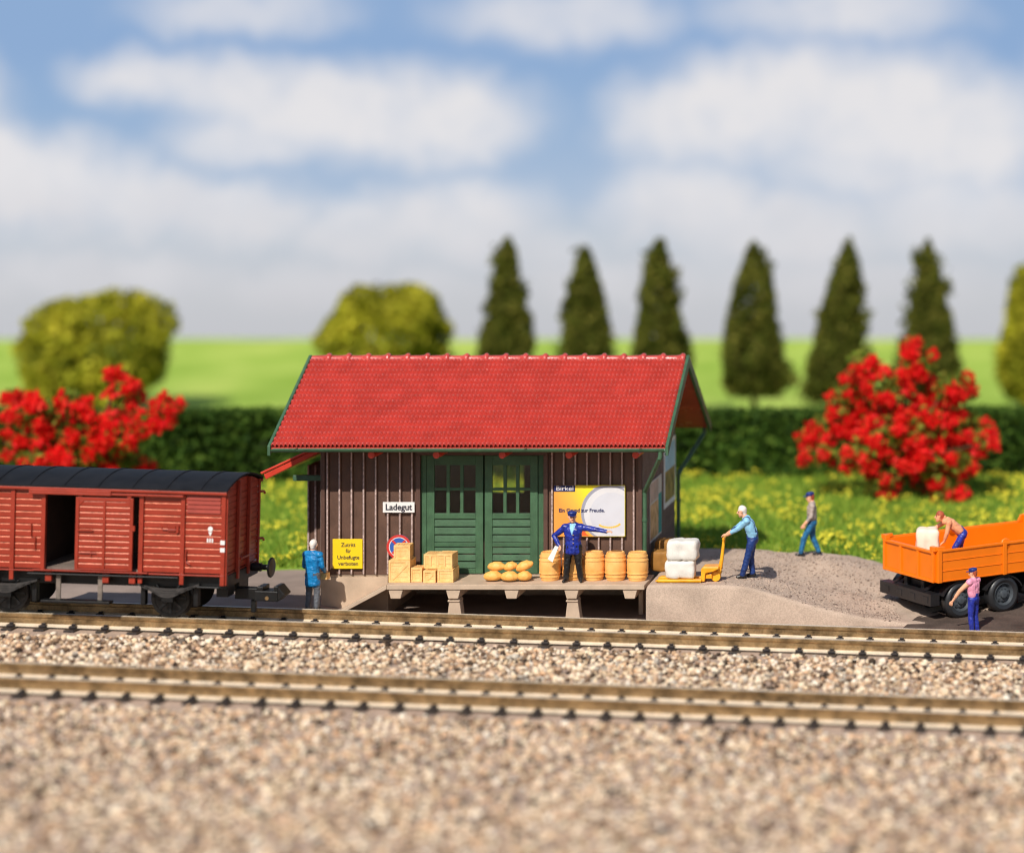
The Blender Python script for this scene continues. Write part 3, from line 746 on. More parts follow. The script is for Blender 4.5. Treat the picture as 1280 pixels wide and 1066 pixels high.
# ================================================================== LOADING PLATFORM
plat = thing('loading_platform', 'tan concrete loading platform on two legs in front of the shed', 'platform', (-1.2, -.7, 0))
PX0, PX1 = X(483, 60.0)+.0, 3.22; PY0, PY1 = -1.40, -.004
def on(parent, mb, name, mat, **k):
    mb.T = Matrix.Identity(4); o = mb.build(name, mat, parent, **k); o.matrix_parent_inverse = Matrix.Translation(parent.location).inverted(); return o
mb = MB(); mb.box(PX0, PX1, PY0, PY1, ZP-.115, ZP); on(plat, mb, 'deck', M['plinth'], bevel=.015)
for k, u in enumerate((494, 566, 639, 714, 787)):
    x = X(u, 60.0); mb = MB()
    mb.prism([(x-.18, ZP-.116), (x-.12, ZP-.34), (x+.12, ZP-.34), (x+.18, ZP-.116)], 'y', PY0+.03, PY1-.02); on(plat, mb, 'bracket', M['plinth'], bevel=.015)
    if k in (1, 3):
        mb = MB(); mb.prism([(x-.11, ZP-.342), (x-.22, -.3), (x+.26, -.3), (x+.13, ZP-.342)], 'y', PY0+.10, PY0+.42)
        mb.prism([(x-.15, ZP-.38), (x-.15, ZP-.43), (x+.15, ZP-.43), (x+.15, ZP-.38)], 'y', PY0+.07, PY0+.45); on(plat, mb, 'pillar', M['plinth'], bevel=.02)
mb = MB(); rx = X(412, 60.0)
mb.prism([(PX0-.003, ZP-.11), (PX0-.003, ZP), (rx, .24), (rx-.1, .10)], 'y', PY0, PY0+.16)
mb.prism([(PX0-.003, ZP-.10), (PX0-.003, ZP-.02), (rx, .22), (rx-.1, .11)], 'y', PY0+.162, PY1); on(plat, mb, 'ramp', M['plinth'], bevel=.012)

# ================================================================== SIGNS
def print_mat(name, fn):
    m = bpy.data.materials.new(name); m.use_nodes = True; fn(m.node_tree, m.node_tree.nodes['Principled BSDF']); return m
WY = -.080
def sign(nm, x0, x1, z0, z1, label, mat, cat='sign', t=.028):
    root = thing(nm, label, cat, ((x0+x1)/2, WY, (z0+z1)/2)); w, h = (x1-x0)/2, (z1-z0)/2
    mb = MB(); mb.box(-w, w, -t, 0, -h, h); mb.build('panel', mat, root, bevel=.004)
    return root, w, h
dw = 61.36
s, w, h = sign('name_sign', X(479.5, dw), X(519, dw), Z(640, dw), Z(627, dw), 'small white sign with the dark word Ladegut left of the doors', M['white'])
text('lettering', 'Ladegut', .215, M['ink'], s, (0, -.032, .0), w=.66, bold=.006)
s, w, h = sign('warning_sign', X(416.8, dw), X(454, dw), Z(710, dw), Z(673, dw), 'square yellow sign in German reading Zutritt für Unbefugte verboten', M['sign_y'])
for b, zz, ww in (('Zutritt', .22, .36), ('für', .07, .13), ('Unbefugte', -.09, .55), ('verboten', -.245, .50)):
    text('lettering', b, .135, M['ink'], s, (.02, -.032, zz), w=ww, bold=.002)
s = thing('no_stopping_sign', 'round blue no stopping sign with red rim and cross behind the crates', 'sign', (X(499.5, dw), WY, Z(683, dw)))
mb = MB(); mb.lathe([(.30, 0), (.305, -.012), (.30, -.026)], (0,0,0), 'y', 40); mb.build('disc', M['blue_p'], s, smooth=True, angle=40)
mb = MB()
n = 40
for k in range(n):
    a, b = 2*PI*k/n, 2*PI*(k+1)/n
    mb.add([(q*math.cos(t), -.030, q*math.sin(t)) for q in (.245, .306) for t in (a, b)], [(0,1,3,2)])
mb.build('rim', M['red_p'], s)
mb = MB()
n = 40
for k in range(n):
    a, b = 2*PI*k/n, 2*PI*(k+1)/n
    mb.add([(q*math.cos(t), -.0295, q*math.sin(t)) for q in (.228, .245) for t in (a, b)], [(0,1,3,2)])
mb.build('rim_line', M['white'], s)
mb = MB()
for a in (PI/4, -PI/4):
    mb.T = Matrix.Rotation(a, 4, 'Y'); mb.box(-.232, .232, -.031 - (.001 if a > 0 else 0), -.027, -.026, .026)
mb.T = Matrix.Identity(4); mb.build('cross', M['red_p'], s)

# the pasta poster
def fpost(nt, b):
    tc = nd(nt, 'ShaderNodeTexCoord'); sp = nd(nt, 'ShaderNodeSeparateXYZ'); nt.links.new(tc.outputs['Object'], sp.inputs[0])
    a = nd(nt, 'ShaderNodeMath', operation='MULTIPLY_ADD'); nt.links.new(sp.outputs['X'], a.inputs[0]); a.inputs[1].default_value = .75; a.inputs[2].default_value = .50
    a2 = nd(nt, 'ShaderNodeMath', operation='MULTIPLY_ADD'); nt.links.new(sp.outputs['Z'], a2.inputs[0]); a2.inputs[1].default_value = .42; nt.links.new(a.outputs[0], a2.inputs[2])
    r = nd(nt, 'ShaderNodeValToRGB'); e = r.color_ramp.elements
    e[0].position = -0.0; e[0].color = lin(240, 158, 66); e[1].position = .62; e[1].color = lin(246, 226, 40)
    e.new(.3).color = lin(246, 184, 70); nt.links.new(a2.outputs[0], r.inputs['Fac']); nt.links.new(r.outputs['Color'], b.inputs['Base Color']); b.inputs['Roughness'].default_value = .6
px0, px1, pz0, pz1 = X(693, dw), X(782, dw), Z(670, dw), Z(606, dw)
s, w, h = sign('advertising_poster', px0, px1, pz0, pz1, 'orange and white Birkel poster with a plate and pasta smile', print_mat('poster print', fpost), 'poster')
def pu(u): return X(u, dw)-(px0+px1)/2
def pv(v): return Z(v, dw)-(pz0+pz1)/2
def clip_disc(name, cu, cv, rad, y, mat, inner=0.0):
    """a printed circle cut off at the poster's edges"""
    mb = MB(); n = 96; cx, cz = pu(cu), pv(cv); e = .012
    cl = lambda x, z: (min(max(x, -w+e), w-e), y, min(max(z, -h+e), h-e))
    # drop the parts beyond the edge by clamping the rim onto the edge
    ring = [cl(cx+rad*math.cos(2*PI*k/n), cz+rad*math.sin(2*PI*k/n)) for k in range(n)]
    mb.add([cl(cx, cz)]+ring, [(0, 1+k, 1+(k+1) % n) for k in range(n)]); return mb.build(name, mat, s, fix=False)
white2 = pmat('plate print', lin(210, 210, 217), .6, .02, 3); greyp = pmat('plate shade print', lin(158, 158, 172), .6, .04, 3); pale = pmat('plate rim print', lin(220, 218, 220), .6, .02, 3)
mb = MB(); mb.prism([(pu(742), pv(610)), (pu(752), pv(640)), (pu(741), pv(668.8)), (w-.012, -h+.012), (w-.012, h-.012), (pu(752), h-.012)][::1], 'y', -.0295, -.0285); mb.build('white_area', white2, s)
clip_disc('plate_rim', 762, 640, .70, -.0305, greyp); clip_disc('plate', 763.5, 641, .655, -.0312, pale); clip_disc('plate_well', 765, 642, .54, -.0322, white2)
mb = MB(); mb.prism([(pu(729), pv(659)), (pu(734), pv(667)), (pu(738), pv(669)), (pu(729), pv(669)), (pu(716), pv(669)), (pu(722), pv(661))], 'y', -.0298, -.029); mb.build('red_patch', pmat('poster red print', lin(232, 96, 40), .6, .05, 3), s)
mb = MB()
for k in range(12):
    t = k/11; a = PI*1.22 + t*PI*.62; cx_, cz_ = pu(762), pv(652)
    mb.lathe([(.001, -.002), (.026, -.001), (.026, .0), (.001, .001)], (cx_+.30*math.cos(a), -.0335, cz_+.02+.24*math.sin(a)*.62), 'y', 10)
mb.build('pasta_smile', M['noodle'], s)
mb = MB(); mb.box(-w+.002, -w+.53, -.0345, -.0282, h-.155, h-.002); lb = mb.build('logo_block', M['navy'], s)
text('lettering', 'Birkel', .16, M['white'], lb, (-w+.275, -.0365, h-.078), w=.42, bold=.0)
text('lettering', 'Ein Grund zur Freude.', .125, M['navy'], s, (pu(728), -.0375, pv(637.3)), w=1.14, bold=.003)

# posters on the gable wall
gx = XR+.026
def gable_poster(y0, y1, z0, z1, label, mats):
    root = thing('wall_poster', label, 'poster', (gx, (y0+y1)/2, (z0+z1)/2)); a, b = (y1-y0)/2, (z1-z0)/2
    mb = MB(); mb.box(0, .02, -a, a, -b, b); mb.build('panel', mats[0], root)
    for (pa, pb, qa, qb, m) in mats[1:]:
        mb = MB(); mb.box(.0202, .0235, -a+2*a*pa, -a+2*a*pb, -b+2*b*qa, -b+2*b*qb); mb.build('print', m, root)
tanp = pmat('tan print', lin(214, 176, 130), .6, .12, 4, col2=lin(176, 130, 84)); tealp = pmat('teal print', lin(28, 150, 150), .6, .1, 3)
gable_poster(2.95, 4.75, Z(632, 65.3)+.05, Z(548, 65.3), 'white framed picture poster high on the shaded gable wall',
             [M['white'], (.08, .92, .55, .94, pmat('pale sky print', lin(170, 205, 220), .6, .08, 2)), (.08, .92, .08, .545, pmat('olive brown print', lin(150, 128, 70), .6, .3, 3, col2=lin(84, 80, 40)))])
gable_poster(.85, 2.55, 1.62, 3.15, 'tan and teal poster lower on the shaded gable wall',
             [pmat('pale print', lin(206, 196, 186), .6, .05, 3), (.02, .70, .04, .62, tanp), (.72, .98, .03, .70, tealp), (.02, .70, .66, .97, pmat('rose print', lin(196, 170, 156), .6, .1, 3))])

# ================================================================== GOODS
def crate(u0, u1, v0, v1, d, depth, label, z=None, rot=0.0, ridge='plank', zb=None):
    k = d/F; wd = (u1-u0)*k; hh = (v1-v0)*k; zb = Z(v1, d) if zb is None else zb
    root = thing('wooden_crate', label, 'crate', (X((u0+u1)/2, d), d-61.4+depth/2, zb), (0, 0, rot), 'crates stacked on the platform')
    mb = MB(); a, b = wd/2, depth/2
    mb.box(-a+.015, a-.015, -b+.015, b-.015, .01, hh-.012); mb.build('box', M['crate'], root)
    f = MB(); t = .05
    for y0, y1 in ((-b, -b+.03), (b-.03, b)):
        f.box(-a, a, y0, y1, 0, t); f.box(-a, a, y0, y1, hh-t, hh); f.box(-a, -a+t, y0, y1, t, hh-t); f.box(a-t, a, y0, y1, t, hh-t)
        if ridge == 'diag':
            f.prism([(-a+t, t), (-a+t+.06, t), (a-t, hh-t-.06), (a-t, hh-t), (a-t-.06, hh-t), (-a+t, t+.06)], 'y', y0+.004, y1-.004)
        elif ridge == 'strap': f.box(-.025, .025, y0-.006, y1+.006, t, hh-t)
    for x0, x1 in ((-a, -a+.03), (a-.03, a)):
        f.box(x0, x1, -b+.031, b-.031, 0, t); f.box(x0, x1, -b+.031, b-.031, hh-t, hh)
    n = max(3, int(hh/.11))
    for q in range(1, n): zz = q*hh/n; f.box(-a+t, a-t, -b+.006, -b+.017, zz-.006, zz+.006)
    n = 5
    for q in range(n): xx = -a+.032+(wd-.064)*q/n; f.box(xx, xx+(wd-.064)/n-.012, -b+.032, b-.032, hh-.014, hh-.001)
    f.build('slats', M['crate'], root, bevel=.006)
    return hh
dc = 60.32
h1 = crate(485.6, 512.6, 701, 728.5, dc, .55, 'large square wooden crate at the left end of the platform', ridge='diag', zb=ZP+.002)
crate(491.6, 511.8, 682.5, 701, dc+.03, .40, 'smaller wooden crate standing on the large left crate', zb=ZP+.004+h1, rot=.06)
crate(513.4, 528, 711, 729, dc+.05, .36, 'low wooden crate right beside the large left crate', zb=ZP+.002, rot=-.05)
crate(528.6, 544, 714, 729, dc-.05, .36, 'lowest wooden crate in the middle of the pile', zb=ZP+.002, ridge='diag', rot=.03)
crate(530, 545.5, 714, 728, dc+.42, .38, 'wooden crate half hidden behind the lowest one', zb=ZP+.002)
h2 = crate(546.4, 566.2, 712.5, 729, dc, .62, 'wide wooden crate at the right bottom of the pile', zb=ZP+.002, rot=.02)
crate(529.5, 546, 695.5, 713.2, dc+.20, .45, 'left of the two upper wooden crates next to the doors', zb=ZP+.004+h2-.02, ridge='strap')
crate(546.3, 565.8, 694.5, 712.6, dc+.08, .50, 'right of the two upper wooden crates next to the doors', zb=ZP+.004+h2, ridge='strap', rot=-.03)

sack_me = None
def sack(u, v, wpx, hpx, d, label, tilt=0.0, zb=None, yaw=0.0):
    global sack_me
    k = d/F; L, hh = wpx*k, hpx*k
    if sack_me is None:
        mb = MB(); prof = []
        for i in range(15):
            t = -1+2*i/14; prof.append((max(.02, .5*(1-abs(t)**2.1)**.75), t*.5))
        mb.lathe(prof, (0,0,0), 'x', 18); s0 = mb.build('grain_sack', M['sack'], smooth=True, angle=60); sack_me = s0.data
        for vtx in sack_me.vertices:
            p = vtx.co; q = mnoise.noise(Vector((p.x*5, p.y*4, p.z*4))); vtx.co = p*(1+.10*q); 
            if vtx.co.z < -.30: vtx.co.z = -.30 - (-.30-vtx.co.z)*.3
    else:
        s0 = bpy.data.objects.new('grain_sack', sack_me); C.objects.link(s0)
    s0.scale = (L, hh*1.25, hh*1.12); s0.rotation_euler = (0, tilt, yaw)
    s0.location = (X(u, d), d-61.4, Z(v, d) if zb is None else zb)
    tag(s0, label, 'sack', 'sacks heaped in front of the doors')
ds = 60.5; zs = ZP+.125
sack(616, 0, 24, 12.5, ds, 'left sack of the bottom row in front of the doors', zb=zs, yaw=.1)
sack(637, 0, 24, 12.5, ds-.05, 'middle sack of the bottom row in front of the doors', zb=zs, yaw=-.12)
sack(655.5, 0, 19, 12, ds, 'small right sack of the bottom row in front of the doors', zb=zs, yaw=.2)
sack(620.5, 0, 24, 11.5, ds+.12, 'left sack on top of the heap of sacks', zb=zs+.215, yaw=-.1)
sack(638, 0, 18, 11, ds+.12, 'short middle sack on top of the heap of sacks', tilt=-.25, zb=zs+.215)
sack(655.5, 0, 24, 12, ds+.10, 'tilted right sack on top of the heap of sacks', tilt=-.38, zb=zs+.225)

barrel0 = None
def barrel(u, d, label, rot):
    global barrel0
    if barrel0 is None:
        R, H = .265, .69
        root = thing('wooden_barrel', label, 'barrel', group='barrels in a row under the poster')
        mb = MB(); prof = [(R*.70, 0), (R*.80, .0), (R*.82, .02)]
        for i in range(13): t = i/12; prof.append((R*(.84+.16*math.sin(PI*t)), .02+t*(H-.04)))
        prof += [(R*.82, H-.02), (R*.80, H), (R*.70, H), (R*.68, H-.03)]
        mb.lathe(prof, (0,0,0), 'z', 40); b = mb.build('staves', M['barrel'], root, smooth=True, angle=35)
        for v in b.data.vertices:                # stave joints as fine grooves
            if .03 < v.co.z < H-.03:
                k = round((math.atan2(v.co.y, v.co.x) % (2*PI))/(2*PI)*40)
                if k % 2 == 0: v.co.x *= .985; v.co.y *= .985
        for z in (.10, .19, H-.19, H-.10):
            t = (z-.02)/(H-.04); r0 = R*(.84+.16*math.sin(PI*t)); mb = MB()
            mb.lathe([(r0-.01, z-.022), (r0+.012, z-.018), (r0+.012, z+.018), (r0-.01, z+.022)], (0,0,0), 'z', 40); mb.build('hoop', M['barrel'], root, smooth=True, angle=40)
        mb = MB()
        for q in range(6): a = -R*.66+q*R*.22; mb.box(a+.003, a+R*.22-.003, -math.sqrt(max(.001, (R*.67)**2-(a+R*.11)**2)), math.sqrt(max(.001, (R*.67)**2-(a+R*.11)**2)), H-.034, H-.02)
        mb.build('lid', M['barrel'], root)
        barrel0 = r = root
    else: r = copy_tree(barrel0)
    r.location = (X(u, d), d-61.4, ZP+.002); r.rotation_euler = (0, 0, rot); r['label'] = label
db = 60.72
barrel(687.5, db-.02, 'leftmost barrel, beside the green door', .2)
barrel(716, db+.06, 'barrel hidden behind the legs of the man in navy', 1.3)
barrel(742.5, db, 'barrel just right of the legs of the man in navy', 2.2)
barrel(769.5, db-.02, 'barrel between two others under the right half of the poster', .9)
barrel(797, db-.05, 'rightmost barrel, beside the downpipe at the shed corner', 3.3)

def bale(nm, wd, dp, hh, loc, label, mat, group, rot=0.0, seed=0, ropes=1, ropemat=None):
    bm = bmesh.new(); bmesh.ops.create_cube(bm, size=1.0)
    bmesh.ops.subdivide_edges(bm, edges=bm.edges, cuts=9, use_grid_fill=True)
    for v in bm.verts:
        p = v.co.copy(); q = Vector([abs(c)*2 for c in p]); e = 8
        n = (q.x**e+q.y**e+q.z**e)**(1/e); p = p/n*1.0 if n > 0 else p
        s = Vector((p.x*wd, p.y*dp, p.z*hh))
        no = mnoise.noise(Vector((s.x*5+seed, s.y*5, s.z*5)))*.035 + mnoise.noise(Vector((s.x*13+seed, s.y*13, s.z*13)))*.012
        cr = 0
        for k in range(ropes):
            xr = (k+1)/(ropes+1)-.5; cr += .018*math.exp(-((p.x-xr)/.04)**2)
        v.co = s*(1+(no-cr)/max(.2, s.length))
    me = bpy.data.meshes.new(nm); bm.to_mesh(me); bm.free(); me.materials.append(mat)
    me.polygons.foreach_set('use_smooth', [True]*len(me.polygons))
    o = bpy.data.objects.new(nm, me); C.objects.link(o); o.location = Vector(loc)+Vector((0, 0, hh/2)); o.rotation_euler = (0, 0, rot)
    return tag(o, label, 'bale', group)
dj = 60.55
bale('wrapped_bale', .72, .55, .44, (X(851, dj), dj-61.4, 1.085), 'lower white bale resting on the yellow pallet jack forks', M['bale'], 'bales on the pallet jack', .05, 1, 1)
bale('wrapped_bale', .74, .55, .50, (X(854, dj), dj-61.4+.02, 1.52), 'upper white bale on top of another on the pallet jack', M['bale'], 'bales on the pallet jack', -.04, 7, 1)
bale('wrapped_bale', .68, .5, .52, (X(828, 62.0)+.08, .55, 1.0), 'brown bale in the shade just behind the barrels, against the gable wall', M['bale_b'], 'brown bales in the shade', 0, 12, 1)
bale('wrapped_bale', .95, .55, .68, (X(846, 62.7)-.05, 1.25, 1.0), 'wide brown bale partly hidden behind the white bales', M['bale_b'], 'brown bales in the shade', 0, 17, 1)

# ---- pallet jack
jack = thing('pallet_jack', 'yellow hand pallet jack carrying two white bales', 'pallet jack', (X(890, dj), dj-61.4, 1.0), (0, 0, 0))
for y in (-.2, .2):
    mb = MB(); mb.prism([(-1.36, .045), (-1.28, .02), (-.22, .02), (-.22, .085), (-1.28, .085)], 'y', y-.085, y+.085); mb.build('fork', M['yellow'], jack, bevel=.012)
    mb = MB(); mb.lathe([(.035, -.05), (.04, -.04), (.04, .04), (.035, .05)], (-1.15, y, .042), 'y', 14); mb.build('roller', M['yellow'], jack, smooth=True)
mb = MB(); mb.prism([(-.24, .02), (-.15, .02), (-.13, .22), (.05, .26), (.20, .33), (.20, .38), (-.19, .38), (-.24, .32)], 'y', -.22, .22)
mb.box(.0, .24, -.07, .07, .18, .26); mb.box(-.14, .02, -.16, .16, .08, .20); mb.build('body', M['yellow'], jack, bevel=.02)
mb = MB(); mb.lathe([(.06, -.09), (.115, -.085), (.12, -.06), (.12, .06), (.115, .085), (.06, .09)], (.10, 0, .12), 'y', 22); mb.build('wheel', M['yellow'], jack, smooth=True, angle=40)
mb = MB(); mb.tube([(.20, 0, .30), (.24, 0, .52), (.30, 0, 1.06)], [.055, .045, .035], 12); mb.tube([(.30, -.16, 1.06), (.30, .16, 1.06)], .03, 10)
mb.build('handle', M['yellow'], jack, smooth=True, angle=45)
mb = MB(); mb.lathe([(.05, -.12), (.05, .12)], (.20, 0, .30), 'y', 14); mb.build('hinge', M['yellow'], jack, smooth=True, angle=40)
# ================================================================== RED WAGON  (local x along the track, z from the rail top)
wx = X(107, 57.6) + .29
wagon = thing('freight_wagon', 'oxide red covered freight wagon with open sliding door and black roof', 'freight wagon', (wx, track_y(FAR, wx), FAR['ztop']+zbed(wx)), (0, -math.atan(GR)*1.0, -math.atan(FAR['yaw'])))
HL, HW, ZF, ZE = 3.27, 1.03, 1.10, 3.00
def planks(mb, x0, x1, y, z0, z1, n, out=-1, t=.07):
    """horizontal boards with open joints, on a side at y"""
    h = (z1-z0)/n
    ya, yb = (y, y+t) if out < 0 else (y-t, y)
    for k in range(n):
        za = z0+k*h
        if out < 0: mb.prism([(ya, za+.012), (yb, za+.0), (yb, za+h), (ya+.022, za+h-.002), (ya, za+h-.024)], 'x', x0, x1); mb.m[-2] = 1
        else: mb.box(x0, x1, ya, yb, za, za+h-.012)
OX0, OX1 = -.955, 1.17                       # doorway
mb = MB()
planks(mb, -HL, OX0-.1, -HW, ZF, ZE, 13); planks(mb, OX1+.06, HL, -HW, ZF, ZE, 13)
planks(mb, -HL, HL, HW, ZF, ZE, 13, 1)
mb.box(OX0-.1, OX1+.06, -HW, -HW+.07, ZE-.18, ZE)
mb.build('side_wall', [M['wred'], M['wred_edge']], wagon)
mb = MB(); mb.box(-HL+.08, HL-.08, HW-.10, HW-.075, ZF, ZE); mb.box(-1.2, -1.17, -HW+.09, HW-.11, ZF, ZE); mb.box(1.5, 1.53, -HW+.09, HW-.11, ZF, ZE); mb.build('light_block', M['inside'], wagon)  # inner panels added to close the light gaps and keep the inside dark
# end walls with arched tops
def arch(y): return ZE + .22*(1-(y/HW)**2)
for s in (-1, 1):
    mb = MB()
    xa, xb = (HL-.075, HL-.012) if s > 0 else (-HL+.012, -HL+.075)
    n = 13; h = (ZE-ZF)/n
    for k in range(n):
        za = ZF+k*h; mb.box(xa, xb, -HW+.075, HW-.075, za+.011, za+h-.011)
    mb.box(xa+.012, xb-.014, -HW+.08, HW-.08, ZF, ZE)
    ys = [(-HW+.075)+(2*HW-.15)*k/16 for k in range(17)]
    mb.prism([(ys[0], ZE)]+[(ys[-1], ZE)]+[(y, arch(y)-.02) for y in ys[::-1]], 'x', xa, xb)
    mb.build('end_wall', M['wred'], wagon)
for x in (-HL+.05, -2.13, -1.72, HL-.05, 2.27, 1.30):
    mb = MB(); mb.box(x-.05, x+.05, -HW-.045, -HW-.002, ZF-.26, ZE-.02)
    for z in np.linspace(ZF, ZE-.1, 9): mb.lathe([(.016, .004), (.012, -.012)], (x, -HW-.045, z), 'y', 6)
    mb.build('post', M['wred'], wagon, bevel=.008)
mb = MB(); mb.box(OX0-.10, OX0, -HW-.03, -HW+.075, ZF-.02, ZE-.15); mb.build('door_post', M['wred'], wagon, bevel=.008)
for s in (-1, 1):
    xa, xb = (HL-.010, HL+.035) if s > 0 else (-HL-.035, -HL+.010)
    for y in (-HW+.035, HW-.035):
        mb = MB(); mb.box(xa, xb, y-.035, y+.035, ZF-.26, ZE+.02); mb.build('corner_post', M['wred'], wagon, bevel=.008)
    for y in (-.33, .33):
        mb = MB(); mb.box(xa, xb+.03 if s > 0 else xb, y-.045, y+.045, ZF-.22, arch(y)-.03); mb.build('end_post', M['wred'], wagon, bevel=.008)
mb = MB(); mb.box(-HL+.08, HL-.08, -HW+.08, HW-.08, ZF-.02, ZF+.03); mb.build('floor', M['wood_in'], wagon)
mb = MB(); mb.box(-HL, HL, -HW-.05, HW+.05, ZF-.05, ZF-.021); mb.build('sill', M['wred'], wagon, bevel=.008)
# sliding door, partly open
d = MB(); dx0, dx1, yd = -.215, 1.13, -HW-.10
h = (ZE-.28-(ZF+.05))/12
for k in range(12):
    za = ZF+.05+k*h
    d.prism([(yd+.018, za+.01), (yd+.06, za), (yd+.06, za+h), (yd+.038, za+h-.002), (yd+.018, za+h-.023)], 'x', dx0+.08, dx1-.08); d.m[-2] = 1
d.box(dx0, dx0+.08, yd, yd+.06, ZF+.02, ZE-.2); d.box(dx1-.08, dx1, yd, yd+.06, ZF+.02, ZE-.2)
d.box(dx0+.08, dx1-.08, yd, yd+.06, ZE-.28, ZE-.2); d.box(dx0+.08, dx1-.08, yd, yd+.06, ZF+.02, ZF+.05)
xm_ = (dx0+dx1)/2; d.box(xm_-.03, xm_+.03, yd-.006, yd+.05, ZF+.05, ZE-.28)
for sx, xx in ((1, dx0+.08), (-1, dx1-.08)):
    d.prism([(xx, ZE-.28), (xx+sx*.12, ZE-.28), (xx, ZE-.40)] if sx < 0 else [(xx, ZE-.28), (xx, ZE-.40), (xx+.12, ZE-.28)], 'y', yd+.004, yd+.05)
dr = d.build('sliding_door', [M['wred'], M['wred_edge']], wagon, bevel=.006)
e = MB(); e.box(dx0+.05, dx0+.42, yd-.03, yd-.002, ZF+.92, ZF+.96)
e.tube([(dx0+.1, yd-.012, ZF+.42), (dx0+.5, yd-.012, ZF+.42)], .016, 8); e.tube([(dx0+.38, yd-.012, ZF+.48), (dx0+.38, yd-.012, ZF+.34)], .012, 8); e.build('handle', M['wred'], dr)
for x in (dx0+.1, dx1-.1):
    e = MB(); e.lathe([(.05, -.03), (.05, .03)], (x, yd+.03, ZE-.155), 'y', 14); e.build('roller', M['wred'], dr, smooth=True, angle=40)
e = MB(); e.box(dx1-.02, dx1+.05, yd-.01, yd+.04, ZF+.95, ZF+1.07); e.build('latch', M['wred'], dr)
mb = MB(); mb.box(-1.30, .62, -HW-.15, -HW-.05, ZE-.10, ZE-.045); mb.box(.62, 2.30, -HW-.13, -HW-.05, ZE-.135, ZE-.09); mb.box(-1.30, .62, -HW-.15, -HW-.13, ZE-.15, ZE-.10)
mb.box(-1.2, 1.5, -HW-.13, -HW-.052, ZF-.018, ZF+.005); mb.build('door_rail', M['wred'], wagon, bevel=.006)
mb = MB()                                   # latches, grab irons, brackets on the side
mb.tube([(-1.28, -HW-.03, ZF+1.05), (-1.28, -HW-.03, ZF+.75), (-1.18, -HW-.03, ZF+.75), (-1.18, -HW-.03, ZF+.45)], .016, 8)
mb.tube([(1.72, -HW-.025, ZF+1.12), (1.80, -HW-.03, ZF+1.0), (2.12, -HW-.03, ZF+1.0)], .014, 8); mb.box(1.92, 2.10, -HW-.035, -HW-.0, ZF+.96, ZF+1.08)
mb.box(2.12, 2.18, -HW-.045, -HW, ZF+.93, ZF+1.1); mb.tube([(2.36, -HW-.03, ZF+.55), (2.36, -HW-.05, ZF+.28), (2.46, -HW-.05, ZF+.22)], .018, 8)
for x in (1.12, .50, -.84):
    b_ = MB(); b_.box(x-.075, x+.075, -HW-.06, -HW+.02, ZF-.27, ZF-.055); b_.build('sill_bracket', M['wred'], wagon, bevel=.01)
for z in (ZE-.28, ZF+.5): mb.tube([(HL, HW-.06, z), (HL+.12, HW-.03, z), (HL+.12, HW+.02, z-.05)], .03, 8)
mb.box(HL+.04, HL+.10, -.3, .2, ZF+.22, ZF+.26); mb.build('grab_irons', M['wred'], wagon)
# ventilator shutter boards at upper right, white marks
mb = MB()
for k in range(4): mb.prism([(-HW-.03, ZE-.50+k*.10), (-HW-.002, ZE-.48+k*.10), (-HW-.002, ZE-.41+k*.10), (-HW-.012, ZE-.42+k*.10)], 'x', 2.36, 3.14)
mb.build('ventilator', M['wred'], wagon)
def marks(pts_boxes, nm):
    m_ = MB()
    for (xa, xb, za, zb) in pts_boxes: m_.box(xa, xb, -HW-.010, -HW-.006, za, zb)
    return m_
mb = MB(); mx_, mz_ = 2.91, ZF+1.02
mb.lathe([(.058, 0), (.058, -.004)], (mx_, -HW-.006, mz_+.02), 'y', 16)
mb.prism([(mx_-.045, mz_-.05), (mx_, mz_-.15), (mx_+.045, mz_-.05)], 'y', -HW-.0105, -HW-.0055)
mb.build('maker_mark', M['white'], wagon); mb = MB()
for k in range(3): mb.box(mx_-.075+k*.055, mx_-.040+k*.055, -HW-.010, -HW-.006, mz_-.29, mz_-.20)
mb.build('lettering', M['white'], wagon)
for z in (mz_-.33, mz_-.50):
    mb = MB(); mb.box(HL-.105, HL+.0, -HW-.052, -HW-.047, z, z+.10); mb.build('white_patch', M['white'], wagon)
# roof
mb = MB(); RW = HW+.10; n = 22
rz = lambda y: ZE + .01 + .235*(1-(y/RW)**2)
top = [(-RW+2*RW*k/n, rz(-RW+2*RW*k/n)+.035) for k in range(n+1)]; bot = [(p[0], p[1]-.045) for p in top]
mb.prism(bot+top[::-1], 'x', -HL-.05, HL+.045)
for k in range(-4, 4):
    x = k*.80+.28
    mb.prism([(p[0], p[1]-.005) for p in top]+[(p[0], p[1]+.016) for p in top[::-1]], 'x', x-.025, x+.025)
mb.build('roof', M['wblack'], wagon, smooth=True, angle=30)
for y in (-RW+.019, RW-.019):
    mb = MB(); mb.box(-HL-.04, HL+.04, y-.031, y+.031, ZE-.06, ZE+.004); mb.build('eaves_strip', M['wred'], wagon, bevel=.01)
